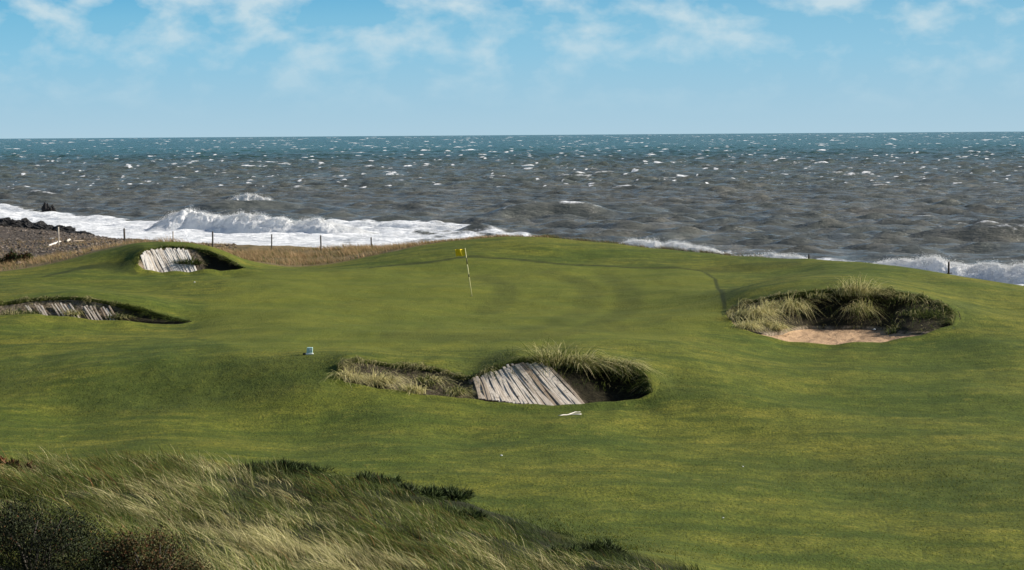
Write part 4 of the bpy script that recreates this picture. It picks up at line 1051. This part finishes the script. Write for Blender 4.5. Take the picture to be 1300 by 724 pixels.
sea = link('sea', mesh_np('sea', np.stack([Xs, Ys, SEA + Hs], -1).reshape(-1, 3), grid_faces(NRs, NCs), [M_SEA], {'foam': np.clip(foam, 0, 1.2).ravel()}))
tag(sea, kind='structure')
print('sea rows', NRs)

# breakers: billowing foam ridges with torn crests
def breaker(label, tops, Yb, wf, wb, sp=3000, seed=0, lift=0.0):
    sp = int(sp * 2.2)
    tops = np.array(tops, float); us = np.linspace(tops[0, 0], tops[-1, 0], 330); vs = np.interp(us, tops[:, 0], tops[:, 1])
    Yc = Yb(us); Tp = np.array([P(a, b_, c) for a, b_, c in zip(us, vs, Yc)])
    H_ = np.maximum(Tp[:, 2] - SEA, .05); s_ = np.linspace(0, 1, len(us)); endf = np.sin(PI * s_) ** .35
    H_ = H_ * endf; nt_ = 46; rows = []
    for k in range(nt_):
        t = k / (nt_ - 1)
        if t < .5: yo = -wf * (1 - t / .5) ** 1.3; hh = math.sin(PI * .5 * (t / .5)) ** .75
        else: yo = wb * ((t - .5) / .5) ** 1.2; hh = math.cos(PI * .5 * ((t - .5) / .5)) ** 1.2
        x_, y_, z_ = Tp[:, 0], Yc + yo, H_ * hh
        n1 = fbm(x_ * .42 + seed, y_ * .7, z_ * .8, 6, .62); n2 = np.abs(perlin(x_ * .9 + seed, y_ * .9, z_ * 1.1))
        dsp = (0.85 * n1 - 0.30 * n2 + .12) * np.minimum(H_, 2.0) * math.sin(PI * t) ** .5 * endf
        rows.append(np.stack([x_ + .3 * dsp, y_ - dsp * .9, SEA - .15 + z_ + dsp * (.55 if t > .2 else .3)], 1))
    Vb = np.stack(rows)
    base = np.array([Tp[:, 0].mean(), Yc.mean(), SEA])
    o = root('breaking_wave', base, label, 'wave', 'breaking waves on the shore')
    link('foam_crest', mesh_np('foam_crest', Vb.reshape(-1, 3) - base, grid_faces(nt_, len(us)), [M_FOAM]), o)
    # torn spray off the crest and clots of foam over the face
    i = rng.integers(0, len(us), sp); k = np.clip((rng.normal(.46, .16, sp) * nt_).astype(int), 3, nt_ - 4)
    q = Vb[k, i].copy(); hh = H_[i]
    up_ = rng.exponential(.085, sp) * hh * np.clip(1.6 * perlin(us[i] * .05, seed, 2.0) + .8, .1, 2)
    q[:, 2] += up_; q[:, 0] += rng.normal(0, .12, sp) - up_ * .3; q[:, 1] += rng.normal(0, .15, sp)
    szs = rng.uniform(.008, .030, sp) * np.exp(-up_ * .8)
    Vs_ = oc[None] * szs[:, None, None] * rng.uniform(.5, 1.5, (sp, 6, 3)) + (q - base)[:, None]
    g_ = link('spray', mesh_np('spray', Vs_.reshape(-1, 3), (of[None] + 6 * np.arange(sp)[:, None, None]).reshape(-1, 3), [M_FOAM]), o)
    g_['kind'] = 'stuff'
breaker('tall white breaker collapsing in the surf at left, largest wave', [(186,287),(196,275),(208,268),(225,259),(234,258),(246,261),(262,268),(285,272),(310,270),(332,272),(352,276),(375,281),(398,276),(410,275),(428,280),(452,285),(485,292)],
        lambda u: np.interp(u, [186, 240, 485], [203, 203, 190]), 3.2, 3.5, 9000, 1.0)
breaker('white-capped wave curling just behind the largest breaker', [(276,262),(286,252),(298,247),(313,246),(330,249),(348,253),(366,260)], lambda u: np.interp(u, [282, 362], [255.6, 257.2]), .9, 1.6, 3000, 9.0)
breaker('white spray bursting behind the turf crest right of centre', [(772,309),(782,303),(796,299.5),(810,302),(828,304),(842,310),(858,306),(876,308),(890,311),(905,309),(917,312),(924,322)], lambda u: np.interp(u, [772, 924], [160, 147]), 3.0, 2.4, 5000, 17.0)
breaker('thin white line of surf between two spray bursts behind the turf crest', [(935,326),(950,320),(975,321),(1000,322),(1020,322),(1045,328)], lambda u: np.interp(u, [935, 1045], [145, 138]), 1.4, 1.8, 1500, 23.0)
breaker('long ragged white breaker behind the turf crest at the right edge', [(1075,334),(1098,327),(1112,326),(1130,328),(1150,325),(1166,328),(1186,323),(1198,328),(1214,334),(1235,336),(1262,331),(1280,335),(1300,333),(1330,336),(1370,342)], lambda u: np.interp(u, [1075, 1370], [136, 121]), 3.6, 2.4, 8000, 31.0)
breaker('broken white roller in the surf between largest breaker and centre crest', [(470,289),(490,285),(515,283),(540,285),(560,284),(585,287),(610,290),(640,294)], lambda u: np.interp(u, [470, 640], [207, 196]), 2.0, 2.5, 1500, 51.0)
breaker('low ragged roller in the surf behind the black rocks at far left', [(-80,272),(-50,266),(-25,264),(-5,264),(8,266),(18,270)], lambda u: np.interp(u, [-80, 18], [258, 252]), 1.6, 2.2, 1200, 61.0)
breaker('low white froth on the sea side of the turf crest at centre', [(618,303),(634,298),(652,297),(672,299),(690,305)], lambda u: np.interp(u, [618, 690], [176, 171]), 1.4, 1.6, 900, 41.0)

# ------------------------------------------------------------------ sky, sun, camera
SUN_AZ = math.radians(7)        # from due right (+x), negative turns it towards the viewer
SUN_EL = math.radians(27)
sd_ = Vector((math.cos(SUN_EL) * math.cos(SUN_AZ), math.cos(SUN_EL) * math.sin(SUN_AZ), math.sin(SUN_EL)))
sl_ = bpy.data.lights.new('sun', 'SUN'); sl_.energy = 5.0; sl_.angle = math.radians(.5); sl_.color = (1, .93, .82)
so = bpy.data.objects.new('sun', sl_); COL.objects.link(so); so.rotation_euler = sd_.to_track_quat('Z', 'Y').to_euler(); so.location = (60, 20, 60)

w = bpy.data.worlds.new('World'); scene.world = w; w.use_nodes = True
nt = w.node_tree; nt.nodes.clear()
def wn(t, **i):
    n_ = nt.nodes.new(t); return n_
out = wn('ShaderNodeOutputWorld'); bg = wn('ShaderNodeBackground'); nt.links.new(bg.outputs[0], out.inputs[0])
sky = wn('ShaderNodeTexSky'); sky.sky_type = 'NISHITA'; sky.sun_disc = False; sky.sun_elevation = SUN_EL; sky.sun_rotation = PI / 2 - SUN_AZ
sky.air_density = 1.0; sky.dust_density = 0.4; sky.ozone_density = 2.0
bg.inputs[1].default_value = 0.06
tc = wn('ShaderNodeTexCoord'); sp_ = wn('ShaderNodeSeparateXYZ'); nt.links.new(tc.outputs['Generated'], sp_.inputs[0])
def wm(op, a, b=0.0, clamp=False):
    n_ = wn('ShaderNodeMath'); n_.operation = op; n_.use_clamp = clamp
    for k, v in ((0, a), (1, b)):
        if isinstance(v, (int, float)): n_.inputs[k].default_value = v
        else: nt.links.new(v, n_.inputs[k])
    return n_.outputs[0]
def wramp(fac, stops):
    n_ = wn('ShaderNodeValToRGB'); nt.links.new(fac, n_.inputs[0]); cr = n_.color_ramp
    while len(cr.elements) < len(stops): cr.elements.new(.5)
    for e, (p_, c_) in zip(cr.elements, stops): e.position = p_; e.color = (c_, c_, c_, 1) if isinstance(c_, (int, float)) else (*c_, 1)
    return n_.outputs[0]
def wmix(f_, a, b, blend='MIX'):
    n_ = wn('ShaderNodeMix'); n_.data_type = 'RGBA'; n_.blend_type = blend
    for k, v in ((0, f_), (6, a), (7, b)):
        if isinstance(v, (int, float)): n_.inputs[k].default_value = v
        elif isinstance(v, tuple): n_.inputs[k].default_value = (*v, 1)
        else: nt.links.new(v, n_.inputs[k])
    return n_.outputs[2]
elev = sp_.outputs[2]
SK = 1 / 0.06                    # ramp colours are picture radiances; the Background strength scales them back
def sc_(c_, k=0.575): return tuple(x * SK * k for x in c_)
low = wramp(wm('MULTIPLY', elev, 10.0, True), [(0.0, (0.42, 0.61, 0.73)), (0.14, (0.36, 0.585, 0.73)), (0.40, (0.25, 0.55, 0.745)), (0.58, (0.185, 0.50, 0.715)), (0.72, (0.105, 0.42, 0.68)), (1.0, (0.05, 0.30, 0.60))])
lowk = wmix(1.0, low, sc_((1, 1, 1)), 'MULTIPLY')
# brighter haze to the right (towards the sun)
azr = wm('MULTIPLY_ADD', sp_.outputs[0], 1.6, True); nt.nodes[-1].inputs[2].default_value = .5
lowk = wmix(wm('MULTIPLY', azr, .28), lowk, sc_((0.42, 0.60, 0.71)))
# thin broken cloud over the horizon, laid out by direction
mp_ = wn('ShaderNodeMapping'); nt.links.new(tc.outputs['Generated'], mp_.inputs[0]); mp_.inputs['Scale'].default_value = (36, 36, 62); mp_.inputs['Location'].default_value = (3.1, 0, 1.7)
n1 = wn('ShaderNodeTexNoise'); nt.links.new(mp_.outputs[0], n1.inputs['Vector']); n1.inputs['Scale'].default_value = 1.0; n1.inputs['Detail'].default_value = 7; n1.inputs['Roughness'].default_value = .52; n1.inputs['Distortion'].default_value = .12
cm = wramp(n1.outputs['Fac'], [(0.44, 0.0), (0.54, 0.34), (0.66, 0.85)])
hm = wramp(wm('MULTIPLY', elev, 10.0, True), [(0.08, 0.0), (0.34, 0.6), (0.62, 1.0)])
cl_ = wm('MULTIPLY', cm, hm)
lowk = wmix(cl_, lowk, sc_((0.60, 0.74, 0.80)))
up_f = wramp(wm('MULTIPLY', elev, 1.0, True), [(0.09, 0.0), (0.30, 1.0)])
fin = wmix(up_f, lowk, sky.outputs[0])
nt.links.new(fin, bg.inputs[0])

cam = bpy.data.cameras.new('camera'); co = bpy.data.objects.new('camera', cam); COL.objects.link(co)
cam.sensor_width = 36; cam.lens = F / 1300 * 36; cam.clip_start = .5; cam.clip_end = 60000
Mx = Matrix(((rt[0], up[0], -fwd[0], CAM[0]), (rt[1], up[1], -fwd[1], CAM[1]), (rt[2], up[2], -fwd[2], CAM[2]), (0, 0, 0, 1)))
co.matrix_world = Mx
scene.camera = co
scene.view_settings.view_transform = 'Standard'; scene.view_settings.look = 'None'; scene.view_settings.gamma = 1; scene.view_settings.use_curve_mapping = False
scene.view_settings.exposure = 0.80
scene.cycles.max_bounces = 5; scene.cycles.transparent_max_bounces = 4
scene.render.film_transparent = False
